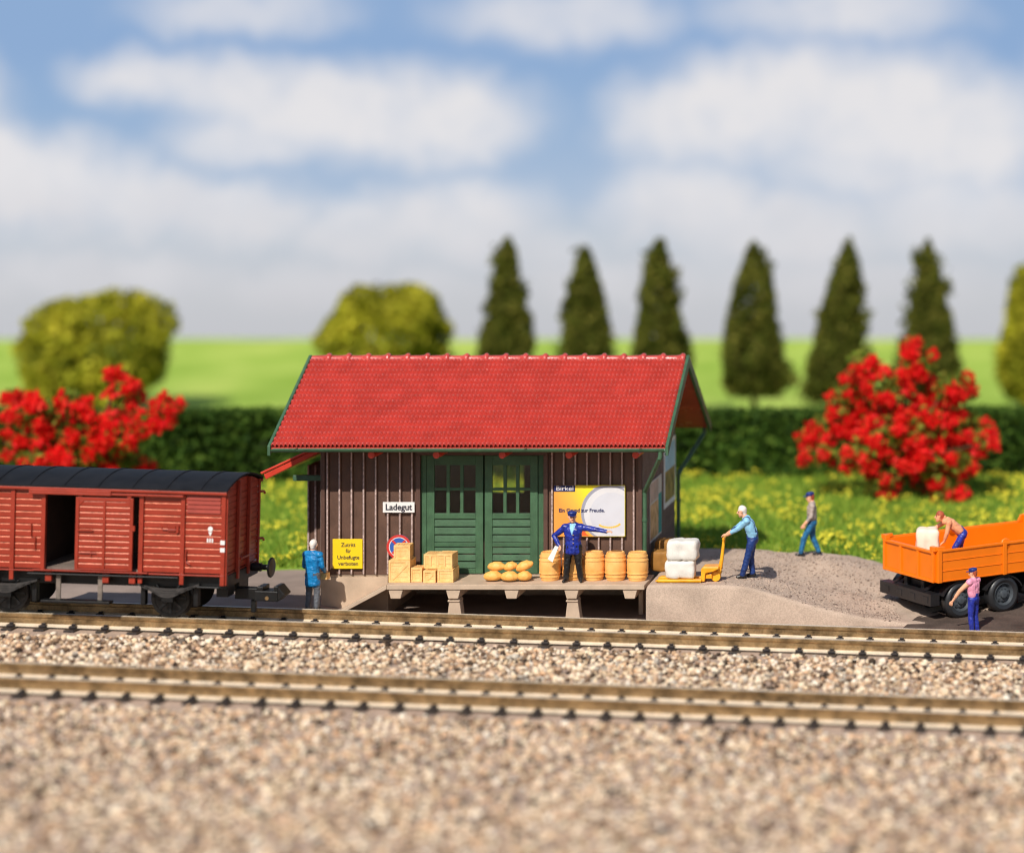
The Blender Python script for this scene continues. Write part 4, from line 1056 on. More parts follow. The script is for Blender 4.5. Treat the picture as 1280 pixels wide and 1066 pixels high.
# underframe
mb = MB(); mb.box(-HL+.1, HL-.05, -.86, -.76, ZF-.36, ZF-.055); mb.box(-HL+.1, HL-.05, .76, .86, ZF-.36, ZF-.055); mb.box(-HL+.1, HL-.1, -.6, .6, ZF-.30, ZF-.06)
for s in (-1, 1): mb.box(s*HL-.16 if s > 0 else -HL-.02, HL+.02 if s > 0 else -HL+.16, -HW+.02, HW-.02, ZF-.34, ZF-.058)
mb.box(-1.32, 2.22, -HW-.11, -HW-.02, ZF-.115, ZF-.075)
mb.box(HL-.30, HL-.02, -.75, -.35, .52, ZF-.30); mb.box(HL-.35, HL-.05, .0, .6, .5, ZF-.30)
mb.box(2.6, HL-.1, -HW+.02, -HW+.14, ZF-.34, ZF-.30)
mb.build('underframe', M['under'], wagon, bevel=.015)
M['spring'] = pmat('dusty spring', lin(58, 54, 52), .6, .2, 6); M['hanger'] = pmat('worn step hanger', lin(120, 108, 98), .5, .2, 6)
def axle(x):
    for y in (-.72, .72):
        w_ = MB(); R = .46; sg = 1 if y > 0 else -1
        w_.lathe([(.05, .0), (.10, .02), (.12, .0), (R*.80, -.012), (R*.83, -.03), (R*.97, -.035), (R, -.02), (R, .06), (R*1.08, .075), (R*1.08, .10), (R*.8, .105), (.1, .11)][::1], (0,0,0), 'y', 36)
        w_2 = w_.build('wheel', M['wheel'], wagon, smooth=True, angle=35); w_2.location = (x, y, R+.005); w_2.rotation_euler = (0, 0, PI if y > 0 else 0)
        for k in range(8):
            pass
        sp = MB()
        for k in range(8):
            sp.T = Matrix.Rotation(k*PI/4, 4, 'Y'); sp.prism([(-.035, .08), (.035, .08), (.02, R*.82), (-.02, R*.82)], 'y', -.03, .0) if False else sp.box(-.03, .03, -.028, -.005, .09, R*.8)
        sp.T = Matrix.Identity(4); sp.build('spokes', M['under'], w_2)
    for y0, y1 in ((-.96, -.86), (.86, .96)):
        g = MB(); g.box(x-.14, x+.14, y0, y1, .40, .66); g.prism([(x-.30, ZF-.30), (x-.12, .5), (x-.08, .5), (x-.24, ZF-.30)], 'y', y0+.03, y1-.02); g.prism([(x+.24, ZF-.30), (x+.08, .5), (x+.12, .5), (x+.30, ZF-.30)], 'y', y0+.03, y1-.02)
        g.build('axle_box', M['under'], wagon, bevel=.015)
    for y0, y1 in ((-.98, -.88), (.88, .98)):
        g = MB()
        for k in range(4):
            L = .75-k*.14; zz = .80-k*.055
            pts_ = [(x-L+2*L*i/10, zz-.13*(1-(2*i/10-1)**2)+.0) for i in range(11)]
            g.prism(pts_[::1]+[(p[0], p[1]+.045) for p in pts_[::-1]], 'y', y0, y1)
        g.build('leaf_spring', M['spring'], wagon, smooth=True, angle=40)
    g = MB(); g.tube([(x, -.75, .465), (x, .75, .465)], .07, 12)
    for s in (-1, 1): g.box(x+s*.62-.05, x+s*.62+.05, -.82, -.66, .3, .8)
    g.build('axle', M['under'], wagon, smooth=True, angle=40)
axle(1.90); axle(-1.90)
for x in (-.62, .36):
    mb = MB(); mb.box(x-.05, x+.05, -1.04, -1.0, .42, ZF-.1); mb.build('step_hanger', M['hanger'], wagon)
mb = MB(); mb.box(-.95, .66, -1.22, -.98, .36, .42); mb.build('footboard', M['under'], wagon, bevel=.01)
for s in (1, -1):
    for y in ((-.62, .62) if s < 0 else (.62,)):
        mb = MB(); prof = [(.10, 0), (.10, .22), (.065, .23), (.065, .40), (.10, .41), (.235, .44), (.24, .46), (.22, .485), (.1, .50)]
        mb.lathe([(r_, t*s) for r_, t in prof], (s*(HL+.02), y, ZF-.12), 'x', 22); mb.build('buffer', M['under'], wagon, smooth=True, angle=35)
    mb = MB(); x0 = s*(HL-.1)
    def bx(a, b, y0, y1, z0, z1): mb.box(min(x0+s*a, x0+s*b), max(x0+s*a, x0+s*b), y0, y1, z0, z1)
    bx(0, .55, -.13, .13, .36, .62); bx(.5, 1.05, -.22, .22, .34, .58); bx(.55, .70, -.22, .22, .58, .68); bx(.95, 1.05, -.22, .22, .58, .70); bx(.36, .47, -.05, .05, .04, .34)
    a, b = (x0+s*1.05, x0+s*1.22); mb.prism([(a, .34), (b, .50), (a, .70)] if s > 0 else [(a, .70), (b, .50), (a, .34)], 'y', -.22, .22)
    mb.build('coupler', M['under'], wagon, bevel=.015)
    mb = MB(); mb.lathe([(.045, 0), (.045, -.012)], (x0+s*.80, -.222, .42), 'y', 14); mb.build('coupler_pin', M['rail'], wagon, smooth=True)

# ================================================================== ORANGE TRUCK (local x forwards, y to its far side)
ang = math.atan2(.593, .806)
truck = thing('dump_truck', 'orange dump truck with open load bed and dark grey chassis', 'truck', (10.35, 60.3-61.4, .02), (0, 0, ang))
BL, BW, Z0, Z1 = 4.25, 2.48, .965, 1.775
mb = MB(); mb.box(.03, BL, .05, BW-.05, Z0, Z0+.14); mb.build('bed_floor', M['orange'], truck)
def ribbed_side(y0, y1, out):
    m_ = MB(); m_.box(0, BL, y0, y1, Z0, Z1-.03)
    ya, yb = (y0-.03, y0+.002) if out < 0 else (y1-.002, y1+.03)
    for z in (Z0+.02, Z0+.27, Z0+.52): m_.box(.12, BL-.1, ya+.014 if out < 0 else ya, yb if out < 0 else yb-.014, z, z+.016)
    for z in (Z1-.06,): m_.box(.10, BL-.06, ya, yb, z, z+.06)
    for x in (.05, 1.98, BL-.05): m_.box(x-.05, x+.07, ya-.004, yb+.0, Z0, Z1+.01)
    o_ = m_.build('side_board', M['orange'], truck, bevel=.012)
    for x in (.0, 1.96):
        k_ = MB(); k_.lathe([(.13, -.035), (.145, -.025), (.145, .025), (.13, .035)], (x+.08, (y0+y1)/2, Z1-.06), 'y', 18) if x else k_.box(-.02, .22, y0-.01, y1+.01, Z1-.02, Z1+.07)
        k_.build('board_latch', M['orange'], o_, bevel=.01)
ribbed_side(.0, .07, -1); ribbed_side(BW-.07, BW, 1)
mb = MB(); mb.box(-.045, .03, .075, BW-.075, Z0, Z1-.04)
for y in (.12, .80, 1.60, BW-.12): mb.box(-.085, -.04, y-.05, y+.05, Z0, Z1-.04)
mb.box(-.09, -.04, .07, BW-.07, Z1-.10, Z1-.038); mb.box(-.08, -.04, .07, BW-.07, Z0, Z0+.07)
for y in (.12, BW-.12): mb.box(-.09, .04, y-.11, y+.11, Z1-.039, Z1+.075)
mb.build('tailgate', M['orange'], truck, bevel=.012)
mb = MB(); mb.box(BL-.002, BL+.07, 0, BW, Z0, Z1+.17); mb.prism([(BL-.16, Z1-.02), (BL-.003, Z1-.02), (BL-.003, Z1+.16), (BL-.06, Z1+.16)], 'y', 0, .06); mb.prism([(BL-.16, Z1-.02), (BL-.003, Z1-.02), (BL-.003, Z1+.16), (BL-.06, Z1+.16)], 'y', BW-.06, BW); mb.build('bulkhead', M['orange'], truck, bevel=.012)
mb = MB(); mb.box(.1, 6.3, .78, .92, .62, .9); mb.box(.1, 6.3, 1.56, 1.70, .62, .9)
for x in (.2, 1.4, 2.8, 4.0): mb.box(x, x+.12, .92, 1.56, .66, .86)
for x in (.25, 1.2, 2.6, 3.6): mb.box(x, x+.1, .3, BW-.3, .88, Z0-.003)
mb.box(2.75, 3.6, .15, .7, .35, .85); mb.box(2.75, 3.6, 1.8, 2.3, .35, .85); mb.build('chassis', M['chassis'], truck, bevel=.02)
mb = MB(); mb.box(-.16, .10, .06, BW-.06, .40, .70)
for y in (.3, .9, 1.5, 2.1): mb.box(-.172, -.158, y-.12, y+.12, .46, .62)
for y in (.55, 1.93): mb.prism([(.0, .70), (.35, .86), (.35, .92), (-.05, .72)], 'y', y-.06, y+.06)
mb.build('rear_bumper', M['chassis'], truck, bevel=.02)
for y0, y1 in ((.06, .52), (BW-.52, BW-.06)):
    for xc in (.75, 2.03):
        mb = MB(); out = [(xc+.60*math.cos(t), .42+.52*math.sin(t)) for t in np.linspace(PI*.12, PI*.88, 13)]; inn = [(xc+.565*math.cos(t), .42+.485*math.sin(t)) for t in np.linspace(PI*.88, PI*.12, 13)]
        mb.prism(out+inn, 'y', y0, y1)
        mb.build('mudguard', M['chassis'], truck, smooth=True, angle=35)
mb = MB(); mb.lathe([(.16, 0), (.24, .04), (.24, .75), (.16, .8)], (.35, .85, .42), 'y', 18); mb.build('air_tank', M['chassis'], truck, smooth=True, angle=40)
def wheel(x, yc, near=True):
    R = .455; s = -1 if near else 1
    w_ = MB(); prof = [(R*.62, -.13), (R*.80, -.16), (R*.94, -.135), (R, -.09), (R, .09), (R*.94, .135), (R*.80, .16), (R*.62, .13)]
    w_.lathe(prof + [prof[0]], (0,0,0), 'y', 40, caps=False)
    t = thing_part = w_.build('wheel', M['tyre'], truck, smooth=True, angle=40); t.location = (x, yc, R); t.rotation_euler = (0, 0, 0 if near else PI)
    r_ = MB(); r_.lathe([(R*.63, -.125), (R*.60, -.135), (R*.56, -.10), (R*.50, -.05), (R*.46, -.05), (R*.40, -.075), (R*.22, -.085), (R*.20, -.14), (R*.12, -.15), (.01, -.15)], (0,0,0), 'y', 32, caps=False)
    for k in range(10):
        a = k*PI/5; r_.lathe([(.02, -.10), (.016, -.072)], (R*.33*math.cos(a), 0, R*.33*math.sin(a)), 'y', 8)
    r_.build('rim', M['rim'], t, smooth=True, angle=35)
    h_ = MB()
    for k in range(8):
        a = k*PI/4+.2; h_.lathe([(.034, -.0565), (.034, -.053)], (R*.455*math.cos(a), 0, R*.455*math.sin(a)), 'y', 8)
    h_.build('rim_holes', M['under'], t)
for x in (.75, 2.03, 5.35):
    wheel(x, .20); wheel(x, BW-.20, False)
for x in (.75, 2.03, 5.35):
    mb = MB(); mb.tube([(x, .25, .455), (x, BW-.25, .455)], .08, 12); mb.lathe([(.10, 0), (.22, .1), (.22, .3), (.10, .4)], (x, 1.04, .455), 'y', 16)
    mb.build('axle', M['chassis'], truck, smooth=True, angle=40)
# the cab stands beyond the picture's edge
mb = MB(); mb.prism([(4.5, .75), (6.45, .75), (6.45, 1.35), (6.28, 2.25), (6.1, 2.45), (4.5, 2.45)], 'y', .06, BW-.06); mb.build('cab', M['orange'], truck, bevel=.06, segs=3)
mb = MB(); mb.prism([(6.456, 1.45), (6.32, 2.2), (6.30, 2.2), (6.436, 1.45)], 'y', .25, BW-.25); mb.build('windscreen', M['under'], truck)
for y0, y1 in ((.052, .066), (BW-.066, BW-.052)):
    mb = MB(); mb.prism([(5.0, 1.45), (6.1, 1.45), (5.98, 2.2), (5.0, 2.2)], 'y', y0, y1); mb.build('window', M['under'], truck)
mb = MB(); mb.box(6.40, 6.62, .1, BW-.1, .42, .74); mb.build('front_bumper', M['chassis'], truck, bevel=.03)
for y in (.35, BW-.35):
    mb = MB(); mb.lathe([(.11, 0), (.10, .03)], (6.62, y, .6), 'x', 18); mb.build('headlight', M['white'], truck, smooth=True)
tc_ = Matrix.Translation(truck.location) @ Matrix.Rotation(ang, 4, 'Z')
bl = tc_ @ Vector((.75, 1.30, Z0+.142))
bale('wrapped_bale', .58, .5, 1.0, (0,0,0), 'cream bale the bending man is handling in the truck bed', M['bale_p'], None, .1, 23, 1)
bo = [o for o in bpy.data.objects if o.name.startswith('wrapped_bale')][-1]

# ================================================================== PEOPLE
def sph_chain(bm, a, b, ra, rb, seg=12):
    """closed capsule from a to b with two radii"""
    a, b = Vector(a), Vector(b); d = b-a; L = d.length
    d = d.normalized() if L > 1e-6 else Vector((0,0,1))
    u = d.orthogonal().normalized(); w = d.cross(u); rings = []
    for i in range(1, 5): t = -PI/2 + PI/2*i/5; rings.append((a + d*ra*math.sin(t), ra*math.cos(t)))
    rings.append((a, ra)); rings.append((b, rb))
    for i in range(1, 5): t = PI/2*i/5; rings.append((b + d*rb*math.sin(t), rb*math.cos(t)))
    p0 = bm.verts.new(a-d*ra); p1 = bm.verts.new(b+d*rb); prev = None
    for c, r in rings:
        ring = [bm.verts.new(c + (u*math.cos(2*PI*k/seg) + w*math.sin(2*PI*k/seg))*r) for k in range(seg)]
        if prev is None: 
            for k in range(seg): bm.faces.new((p0, ring[(k+1) % seg], ring[k]))
        else:
            for k in range(seg): bm.faces.new((prev[k], prev[(k+1) % seg], ring[(k+1) % seg], ring[k]))
        prev = ring
    for k in range(seg): bm.faces.new((p1, prev[k], prev[(k+1) % seg]))

BASE = dict(pelvis=(0,.0,.92), waist=(0,0,1.06), chest=(0,-.01,1.30), neck=(0,.005,1.47), head=(0,-.015,1.62),
            shL=(.19,0,1.40), elL=(.25,.02,1.12), wrL=(.27,-.04,.87), shR=(-.19,0,1.40), elR=(-.25,.02,1.12), wrR=(-.27,-.04,.87),
            hipL=(.095,0,.90), knL=(.11,-.02,.49), anL=(.12,.03,.09), hipR=(-.095,0,.90), knR=(-.11,-.02,.49), anR=(-.12,.03,.09),
            look=(0,-1,0), toeL=(.02,-1,0), toeR=(-.02,-1,0), palmL=None, palmR=None)
def person(label, loc, rz, pose, wear, mats, bulk=1.0, hem=None, hair=True, sleeve='shirt', fore='skin', scale=1.0, extra=()):
    seed_ = len(label)*3.7
    J = dict(BASE); J.update(pose); J = {k: (Vector(v) if v is not None else None) for k, v in J.items()}
    caps = []
    def cap(a, b, ra, rb, lab): caps.append((Vector(a), Vector(b), ra, rb, lab))
    B = bulk
    sh = 'shirt'
    cap(J['pelvis']+Vector((-.055,0,0)), J['pelvis']+Vector((.055,0,0)), .125*B, .125*B, 'hips')
    cap(J['pelvis'], J['waist'], .135*B, .13*B, 'hips' if hem is None else sh)
    for s in (-1, 1):
        o_ = Vector((s*.065, 0, 0)); cap(J['waist']+o_, J['chest']+o_*1.25, .112*B, .125*B, sh)
    cap(J['waist'], J['chest'], .125*B, .13*B, sh)
    cap(J['shL'], J['shR'], .085*B, .085*B, sh); cap(J['chest'], (J['shL']+J['shR'])/2+Vector((0,0,.03)), .13*B, .09*B, sh)
    for s in 'LR': cap(J['neck']-Vector((0,0,.05)), J['sh'+s]*.85+J['neck']*.15-Vector((0,0,.02)), .062*B, .07*B, sh)
    cap(J['neck']-Vector((0,0,.05)), J['neck']+Vector((0,0,.06)), .062, .056, 'skin')
    # head
    lk = J['look'].normalized(); h = J['head']; up = Vector((0,0,1)); up = (up - lk*up.dot(lk)).normalized(); rt = lk.cross(up)
    cap(h-up*.055+lk*.02, h+up*.045-lk*.005, .078, .092, 'skin'); cap(h-up*.10+lk*.045, h-up*.06+lk*.02, .045, .065, 'skin'); cap(J['neck'], h-up*.06, .055, .06, 'skin')
    cap(h+lk*.098+up*.012, h+lk*.118-up*.03, .012, .017, 'skin')
    for s in (-1, 1): cap(h+rt*s*.092-up*.02, h+rt*s*.094+up*.022, .013, .016, 'skin'); cap(h+lk*.082+rt*s*.036+up*.03, h+lk*.086+rt*s*.02+up*.033, .011, .011, 'hair')
    if hair:
        cap(h+up*.045-lk*.028, h+up*.06-lk*.01, .096, .093, 'hair'); cap(h-lk*.05+up*.0, h-lk*.045-up*.05, .075, .06, 'hair')
    # limbs
    for s in 'LR':
        cap(J['sh'+s], J['el'+s], .072*B, .055*B, sleeve); mid = J['el'+s].lerp(J['wr'+s], .55)
        cap(J['el'+s], mid, .055*B, .047*B, fore if fore != 'half' else sleeve); cap(mid, J['wr'+s], .047*B if fore != 'skin' else .042, .040*B if fore != 'skin' else .032, 'skin' if fore == 'half' else fore)
        cap(J['hip'+s], J['kn'+s], .100*B, .074*B, 'legs'); cap(J['kn'+s], J['an'+s]+Vector((0,0,.02)), .074*B, .064*B, 'legs')
        t = J['toe'+s].normalized(); f = J['an'+s]-Vector((0,0,.035)); cap(f-t*.04, f+t*.13-Vector((0,0,.012)), .052, .040, 'shoes')
        # hand: palm, four fingers with a bend, thumb from the side of the palm
        w = J['wr'+s]; d_ = J['palm'+s] if J['palm'+s] is not None else (w-J['el'+s]); d_ = d_.normalized()
        side = d_.cross(Vector((0,0,1))) if abs(d_.z) < .9 else d_.cross(Vector((0,-1,0))); side = side.normalized(); nrm = side.cross(d_).normalized()
        if abs(d_.z) > .6: side, nrm = nrm, -side
        for q in (-1.0, -.33, .33, 1.0):
            a = w + d_*.03 + side*q*.022; b = w + d_*.085 + side*q*.030; cap(a, b, .021, .019, 'skin')
            ln = (.062, .078, .082, .068)[[-1.0, -.33, .33, 1.0].index(q)]
            k1 = b + d_*ln*.55 - nrm*.010 + side*q*.006; k2 = k1 + d_*ln*.45*.8 - nrm*.026 + side*q*.003
            cap(b, k1, .0125, .0118, 'skin'); cap(k1, k2, .0118, .0105, 'skin')
        tb = w + d_*.03 - side*.03; cap(tb, tb + d_*.04 - side*.030 - nrm*.008, .017, .014, 'skin'); cap(tb + d_*.04 - side*.030 - nrm*.008, tb + d_*.078 - side*.034 - nrm*.020, .014, .011, 'skin')
    if hem:                                   # coat skirt down to the hem height
        n = 10
        for k in range(n):
            a = 2*PI*k/n; o_ = Vector((math.cos(a)*.085, math.sin(a)*.055, 0)); cap(J['waist']+o_, Vector((J['pelvis'].x*.6, J['pelvis'].y*.8, hem))+o_*1.45, .085*B, .075*B, sh)
    for e in extra: cap(*e)
    bm = bmesh.new()
    for a, b, ra, rb, lab in caps: sph_chain(bm, a, b, ra, rb)
    me = bpy.data.meshes.new('raw'); bm.to_mesh(me); bm.free()
    tmp = bpy.data.objects.new('raw', me); C.objects.link(tmp)
    rm = tmp.modifiers.new('r', 'REMESH'); rm.mode = 'VOXEL'; rm.voxel_size = .0095; rm.use_smooth_shade = True
    sm = tmp.modifiers.new('s', 'SMOOTH'); sm.factor = .5; sm.iterations = 2
    bpy.context.view_layer.update()
    me2 = bpy.data.meshes.new_from_object(tmp.evaluated_get(bpy.context.evaluated_depsgraph_get()))
    bpy.data.objects.remove(tmp); bpy.data.meshes.remove(me)
    me2.name = 'person'
    # colour every face by the limb it belongs to
    labs = ['skin', 'hair', 'shirt', 'hips', 'legs', 'shoes', 'eye', 'lip', 'bib']
    me2.materials.clear()
    for l in labs: me2.materials.append(mats.get(l, mats.get('legs') if l == 'hips' else mats['skin']))
    nf = len(me2.polygons); ce = np.empty(nf*3, np.float32); me2.polygons.foreach_get('center', ce); ce = ce.reshape(-1, 3)
    best = np.full(nf, 1e9); idx = np.zeros(nf, np.int32)
    for a, b, ra, rb, lab in caps:
        A, Bv = np.array(a), np.array(b); d_ = Bv-A; q = np.clip(((ce-A)@d_)/max(1e-9, d_@d_), 0, 1); ds_ = np.linalg.norm(ce-(A+q[:, None]*d_), axis=1)-(ra+(rb-ra)*q)
        pr = {'hair': -.004, 'skin': 0, 'shirt': -.002, 'bib': -.008}.get(lab, 0); ds_ = ds_+pr
        k = ds_ < best; best[k] = ds_[k]; idx[k] = labs.index(lab)
    for p, m_, r_, lab in ((h+lk*.080+rt*.036+up*.008, None, .013, 'eye'), (h+lk*.080-rt*.036+up*.008, None, .013, 'eye'), (h+lk*.098-up*.062+rt*.014, None, .011, 'lip'), (h+lk*.098-up*.062-rt*.014, None, .011, 'lip')):
        k = np.linalg.norm(ce-np.array(p), axis=1) < r_*1.5; k &= (idx == 0); idx[k] = labs.index(lab)
    me2.polygons.foreach_set('material_index', idx)
    cloth = set(np.nonzero(idx >= 2)[0].tolist()); vs_ = set()
    for p_ in me2.polygons:
        if p_.index in cloth: vs_.update(p_.vertices)
    nv = len(me2.vertices); co_ = np.empty(nv*3, np.float32); no_ = np.empty(nv*3, np.float32)
    me2.vertices.foreach_get('co', co_); me2.vertex_normals.foreach_get('vector', no_); co_ = co_.reshape(-1, 3); no_ = no_.reshape(-1, 3)
    for vi in vs_:
        a_, b_, c_ = map(float, co_[vi])
        f_ = mnoise.noise(Vector((a_*9, b_*9, c_*15+seed_)))*.011 + mnoise.noise(Vector((a_*22, b_*22, c_*30+seed_)))*.005
        co_[vi] += no_[vi]*f_
    me2.vertices.foreach_set('co', co_.ravel())
    for fn in wear: idx = fn(ce, idx, labs, J)
    me2.polygons.foreach_set('material_index', idx); me2.polygons.foreach_set('use_smooth', np.ones(nf, bool)); me2.update()
    o = bpy.data.objects.new('person', me2); C.objects.link(o); o.location = loc; o.rotation_euler = (0, 0, rz); o.scale = (scale,)*3
    tag(o, label, 'person', 'workers around the goods shed')
    o['_h'] = 0; del o['_h']
    return o, h, lk, up, rt
def cap_hat(parent, h, lk, up, rt, mat, visor=.075, peak=True):
    Mx = Matrix((rt, -lk, up)).transposed().to_4x4(); Mx.translation = h
    mb = MB(); mb.T = Mx
    mb.lathe([(.100, .045), (.106, .06), (.112, .085), (.118, .10), (.108, .125), (.07, .145), (.02, .152)], (0, .008, 0), 'z', 24)
    if peak:
        mb.prism([(-.075, -.07), (-.06, -.10-visor*.6), (-.03, -.105-visor), (.03, -.105-visor), (.06, -.10-visor*.6), (.075, -.07)], 'z', .045, .058)
    mb.T = Matrix.Identity(4); mb.build('cap', mat, parent, smooth=True, angle=45)

# 1  man in blue coat, back to the camera, by the left corner
o, *hd = person('man in a long bright blue coat seen from behind beside the red wagon', (X(391, 60.45), 60.45-61.4, .29), math.radians(166),
    dict(wrL=(.16,-.30,.93), elL=(.25,-.03,1.10), wrR=(-.14,-.32,.93), elR=(-.26,-.02,1.10), palmL=(-.3,-1,0), palmR=(.3,-1,0), head=(.0,-.03,1.63), look=(.15,-1,-.25)),
    [], dict(skin=M['skin'], hair=M['face_w'], shirt=M['c_blue'], legs=M['c_grey'], shoes=M['shoe'], eye=M['eye'], lip=M['lip']), 1.12, .68, fore='shirt', scale=.98)
p1 = o
# 2  railwayman in navy on the platform
def collar(ce, idx, labs, J):
    k = (np.abs(ce[:, 0]) < .075*np.clip((ce[:, 2]-1.16)/.26, 0, 1)) & (ce[:, 1] < -.05) & (ce[:, 2] < 1.50) & (idx == 2); idx[k] = labs.index('bib'); return idx
o, *hd = person('railwayman in navy jacket and black trousers pointing along the platform', (X(716.5, 60.38), 60.38-61.4, ZP+.003), 0,
    dict(shL=(.20,0,1.335), elL=(.55,-.03,1.295), wrL=(.82,-.08,1.25), palmL=(1,-.15,.10), shR=(-.20,0,1.335), elR=(-.47,.03,1.13), wrR=(-.33,-.12,.92), palmR=(.5,-.5,-.7),
         chest=(0,-.02,1.26), pelvis=(0,0,.88), hipL=(.11,0,.86), hipR=(-.11,0,.86), knL=(.14,-.02,.47), knR=(-.14,-.02,.47), anL=(.18,.02,.09), anR=(-.18,.02,.09), toeL=(.25,-1,0), toeR=(-.25,-1,0), head=(-.02,-.03,1.60), look=(.30,-1,-.05)),
    [collar], dict(skin=M['skin'], hair=M['hair'], shirt=M['c_navy'], legs=M['c_dark'], shoes=M['shoe'], eye=M['eye'], lip=M['lip'], bib=M['c_lblue']), 1.16, .76, fore='shirt')
cap_hat(o, *hd, M['capb'])
mb = MB()
for z in (.98, 1.08, 1.18): mb.lathe([(.014, .004), (.016, -.006), (.006, -.012)], (.035, -.185+.01*(z-1), z), 'y', 10)
mb.build('button', M['rail'], o, smooth=True)
bn = thing('paper_sheet', 'white sheet of paper hanging from the railwayman\'s hand', 'paper', (0,0,0))
mb = MB(); px_, pz_, py_ = X(693, 60.25), Z(690, 60.25), 60.22-61.4
mb.prism([(px_-.16, pz_-.16), (px_-.04, pz_-.24), (px_+.11, pz_+.14), (px_+.02, pz_+.16)], 'y', py_, py_+.012); bpy.data.objects.remove(bn)
bn = mb.build('paper_sheet', M['paper']); tag(bn, 'white sheet of paper hanging from the railwayman\'s hand', 'paper')
# 3  man pulling the pallet jack
def straps(ce, idx, labs, J):
    k = (idx == 2) & (np.abs(np.abs(ce[:, 0])-.095) < .034) & (ce[:, 2] > 1.12); idx[k] = labs.index('bib')
    k = (idx == 2) & (ce[:, 1] < J['chest'].y-.02) & (np.abs(ce[:, 0]) < .10) & (ce[:, 2] > 1.0) & (ce[:, 2] < 1.24); idx[k] = labs.index('bib'); return idx
o, *hd = person('white haired worker in light blue shirt and dark overalls pulling the pallet jack', (X(932, 61.05), 61.05-61.4, .985), math.radians(-86),
    dict(pelvis=(0,.17,.93), waist=(0,.16,1.07), chest=(0,.08,1.29), neck=(0,-.02,1.47), head=(0,-.09,1.61), shL=(.19,.03,1.40), shR=(-.19,.03,1.40),
         elL=(.17,-.20,1.20), wrL=(.06,-.44,1.06), elR=(-.17,-.20,1.20), wrR=(-.06,-.44,1.06), palmL=(-.5,-1,-.2), palmR=(.5,-1,-.2),
         hipL=(.095,.16,.90), hipR=(-.095,.16,.90), knL=(.10,.05,.50), knR=(-.10,.12,.50), anL=(.10,-.06,.09), anR=(-.10,.16,.09), look=(0,-1,-.12)),
    [straps], dict(skin=M['skin'], hair=M['face_w'], shirt=M['c_lblue'], legs=M['c_denim'], hips=M['c_denim'], shoes=M['shoe'], eye=M['eye'], lip=M['lip'], bib=M['c_denim']), 1.10, None, fore='half', scale=1.02)
# 4  man walking on the mound
o, *hd = person('man with blue cap and grey shirt walking on the mound in the background', (X(1015, 64.7), 64.7-61.4, .885), math.radians(-84),
    dict(pelvis=(0,.0,.90), knL=(.10,-.22,.50), anL=(.10,-.30,.10), knR=(-.10,.02,.48), anR=(-.10,.18,.10), elL=(.24,-.02,1.12), wrL=(.22,-.20,.90), elR=(-.24,.08,1.12), wrR=(-.22,.0,.88), chest=(0,-.01,1.29), head=(0,-.05,1.61), look=(0,-1,-.15)),
    [], dict(skin=M['skin'], hair=M['hair'], shirt=M['c_greyt'], legs=M['c_jeans'], shoes=M['shoe'], eye=M['eye'], lip=M['lip']), 1.06, None, fore='half', scale=.95)
cap_hat(o, *hd, M['capb'])
# 5  bare-chested man bending in the truck bed
bx_, bd_ = X(1200, 61.9), 61.9
o, *hd = person('bare chested man in blue shorts bending over a bale in the truck bed', (bx_, bd_-61.4, Z0+.162), math.radians(-80),
    dict(pelvis=(0,.06,.80), waist=(0,-.03,.90), chest=(0,-.22,1.06), neck=(0,-.40,1.17), head=(0,-.52,1.25), shL=(.19,-.30,1.12), shR=(-.19,-.30,1.12),
         elL=(.22,-.36,.86), wrL=(.16,-.42,.64), elR=(-.22,-.52,.98), wrR=(-.16,-.72,.86), palmL=(-.2,-1,-.6), palmR=(.1,-1,-.3),
         hipL=(.095,.06,.78), hipR=(-.095,.06,.78), knL=(.12,-.16,.44), knR=(-.12,.02,.42), anL=(.12,-.06,.09), anR=(-.12,.16,.09), look=(0,-1,.05)),
    [], dict(skin=M['skin_r'], hair=M['hair'], shirt=M['skin_r'], legs=M['c_royal'], shoes=M['shoe'], eye=M['eye'], lip=M['lip']), 1.0, None, sleeve='skin')
bo.location = (X(1159.5, 61.9), 61.75-61.4, Z0+.142+.50)
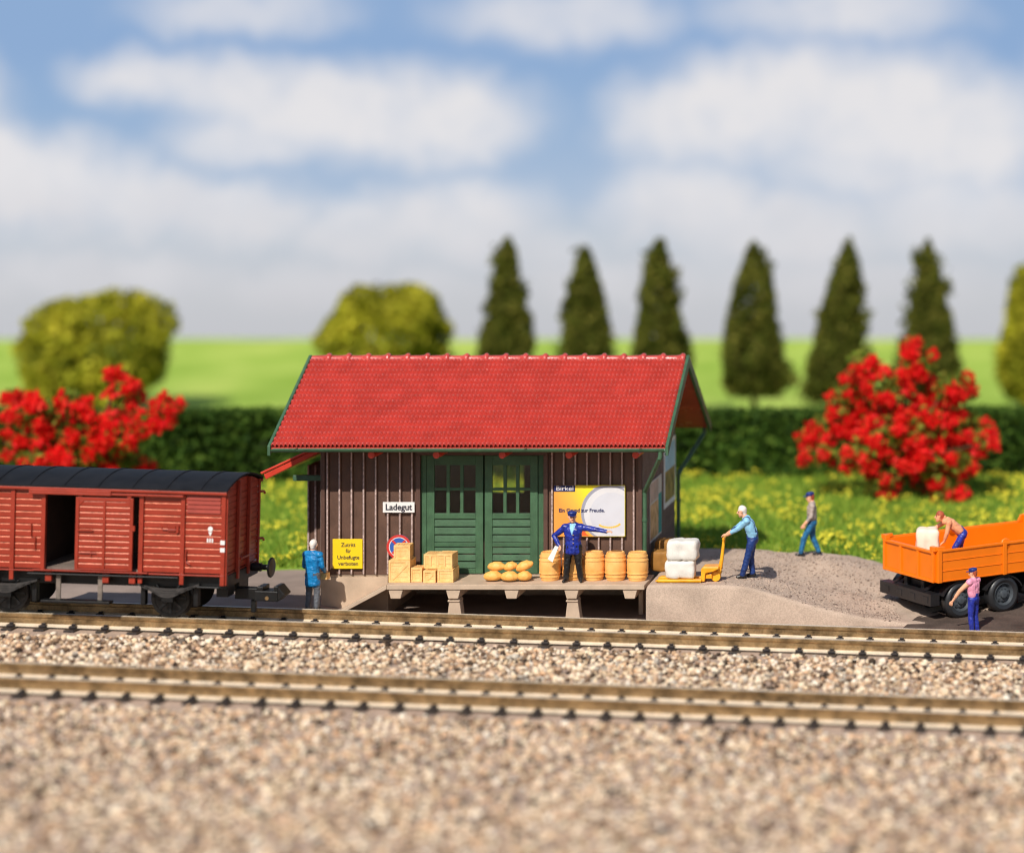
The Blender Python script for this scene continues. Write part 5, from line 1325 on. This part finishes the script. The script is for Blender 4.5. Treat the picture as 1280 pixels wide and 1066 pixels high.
# 6  man in pink shirt in front of the truck
o, *hd = person('man in pink shirt and royal blue trousers standing by the truck wheels', (X(1217, 59.30), 59.30-61.4, -.03), math.radians(-122),
    dict(shL=(.20,-.0,1.40), elL=(.30,-.24,1.16), wrL=(.33,-.46,.86), palmL=(.0,-.7,-.7), elR=(-.26,-.06,1.12), wrR=(-.22,-.18,.90), head=(.0,-.02,1.61), look=(.35,-1,-.12)),
    [], dict(skin=M['skin'], hair=M['hair'], shirt=M['c_pink'], legs=M['c_royal'], shoes=M['c_royal'], eye=M['eye'], lip=M['lip']), 1.05, None, sleeve='skin', scale=.90)
cap_hat(o, *hd, M['capb'])
# parcel held by the man in blue
mb = MB(); mb.box(-.12, .12, -.09, .09, -.08, .08); q = mb.build('small_parcel', M['crate'], bevel=.01); q.location = p1.matrix_world @ Vector((0,0,0))
q.location = (X(404, 60.75), 60.80-61.4, Z(720, 60.75)); q.rotation_euler = (0, 0, -.2); tag(q, 'small orange parcel held by the man in the blue coat', 'parcel')

# ================================================================== CAMERA, LIGHT, WORLD
cam = bpy.data.cameras.new('camera'); co = bpy.data.objects.new('camera', cam); C.objects.link(co)
co.location = (CX, CY, CZ); co.rotation_euler = (PI/2, 0, 0)
cam.sensor_fit = 'HORIZONTAL'; cam.sensor_width = 36; cam.lens = 36*F/1280
cam.shift_x = (640-U0)/1280; cam.shift_y = -(533-V0)/1280
cam.clip_end = 1000; cam.dof.use_dof = True; cam.dof.focus_distance = 60.0; cam.dof.aperture_fstop = cam.lens/1000/.74; cam.dof.aperture_blades = 0
S.camera = co
EL, AZ = math.radians(44), math.radians(13)
to_sun = Vector((-math.sin(AZ)*math.cos(EL), -math.cos(AZ)*math.cos(EL), math.sin(EL)))
sl = bpy.data.lights.new('sun', 'SUN'); sl.energy = 4.4; sl.angle = math.radians(.6); sl.color = (1, .95, .87)
so = bpy.data.objects.new('sun', sl); C.objects.link(so); so.rotation_euler = (-to_sun).to_track_quat('-Z', 'Y').to_euler()
W = bpy.data.worlds.new('World'); S.world = W; W.use_nodes = True; nt = W.node_tree
sk = nt.nodes.new('ShaderNodeTexSky'); sk.sky_type = 'NISHITA'; sk.sun_disc = False; sk.sun_elevation = EL; sk.sun_rotation = PI+AZ
nt.links.new(sk.outputs[0], nt.nodes['Background'].inputs['Color']); nt.nodes['Background'].inputs['Strength'].default_value = .085
S.view_settings.view_transform = 'Standard'; S.view_settings.look = 'None'; S.view_settings.exposure = 0; S.view_settings.gamma = 1; S.view_settings.use_curve_mapping = False
S.cycles.filter_width = 1.15; S.cycles.max_bounces = 8; S.cycles.transparent_max_bounces = 12
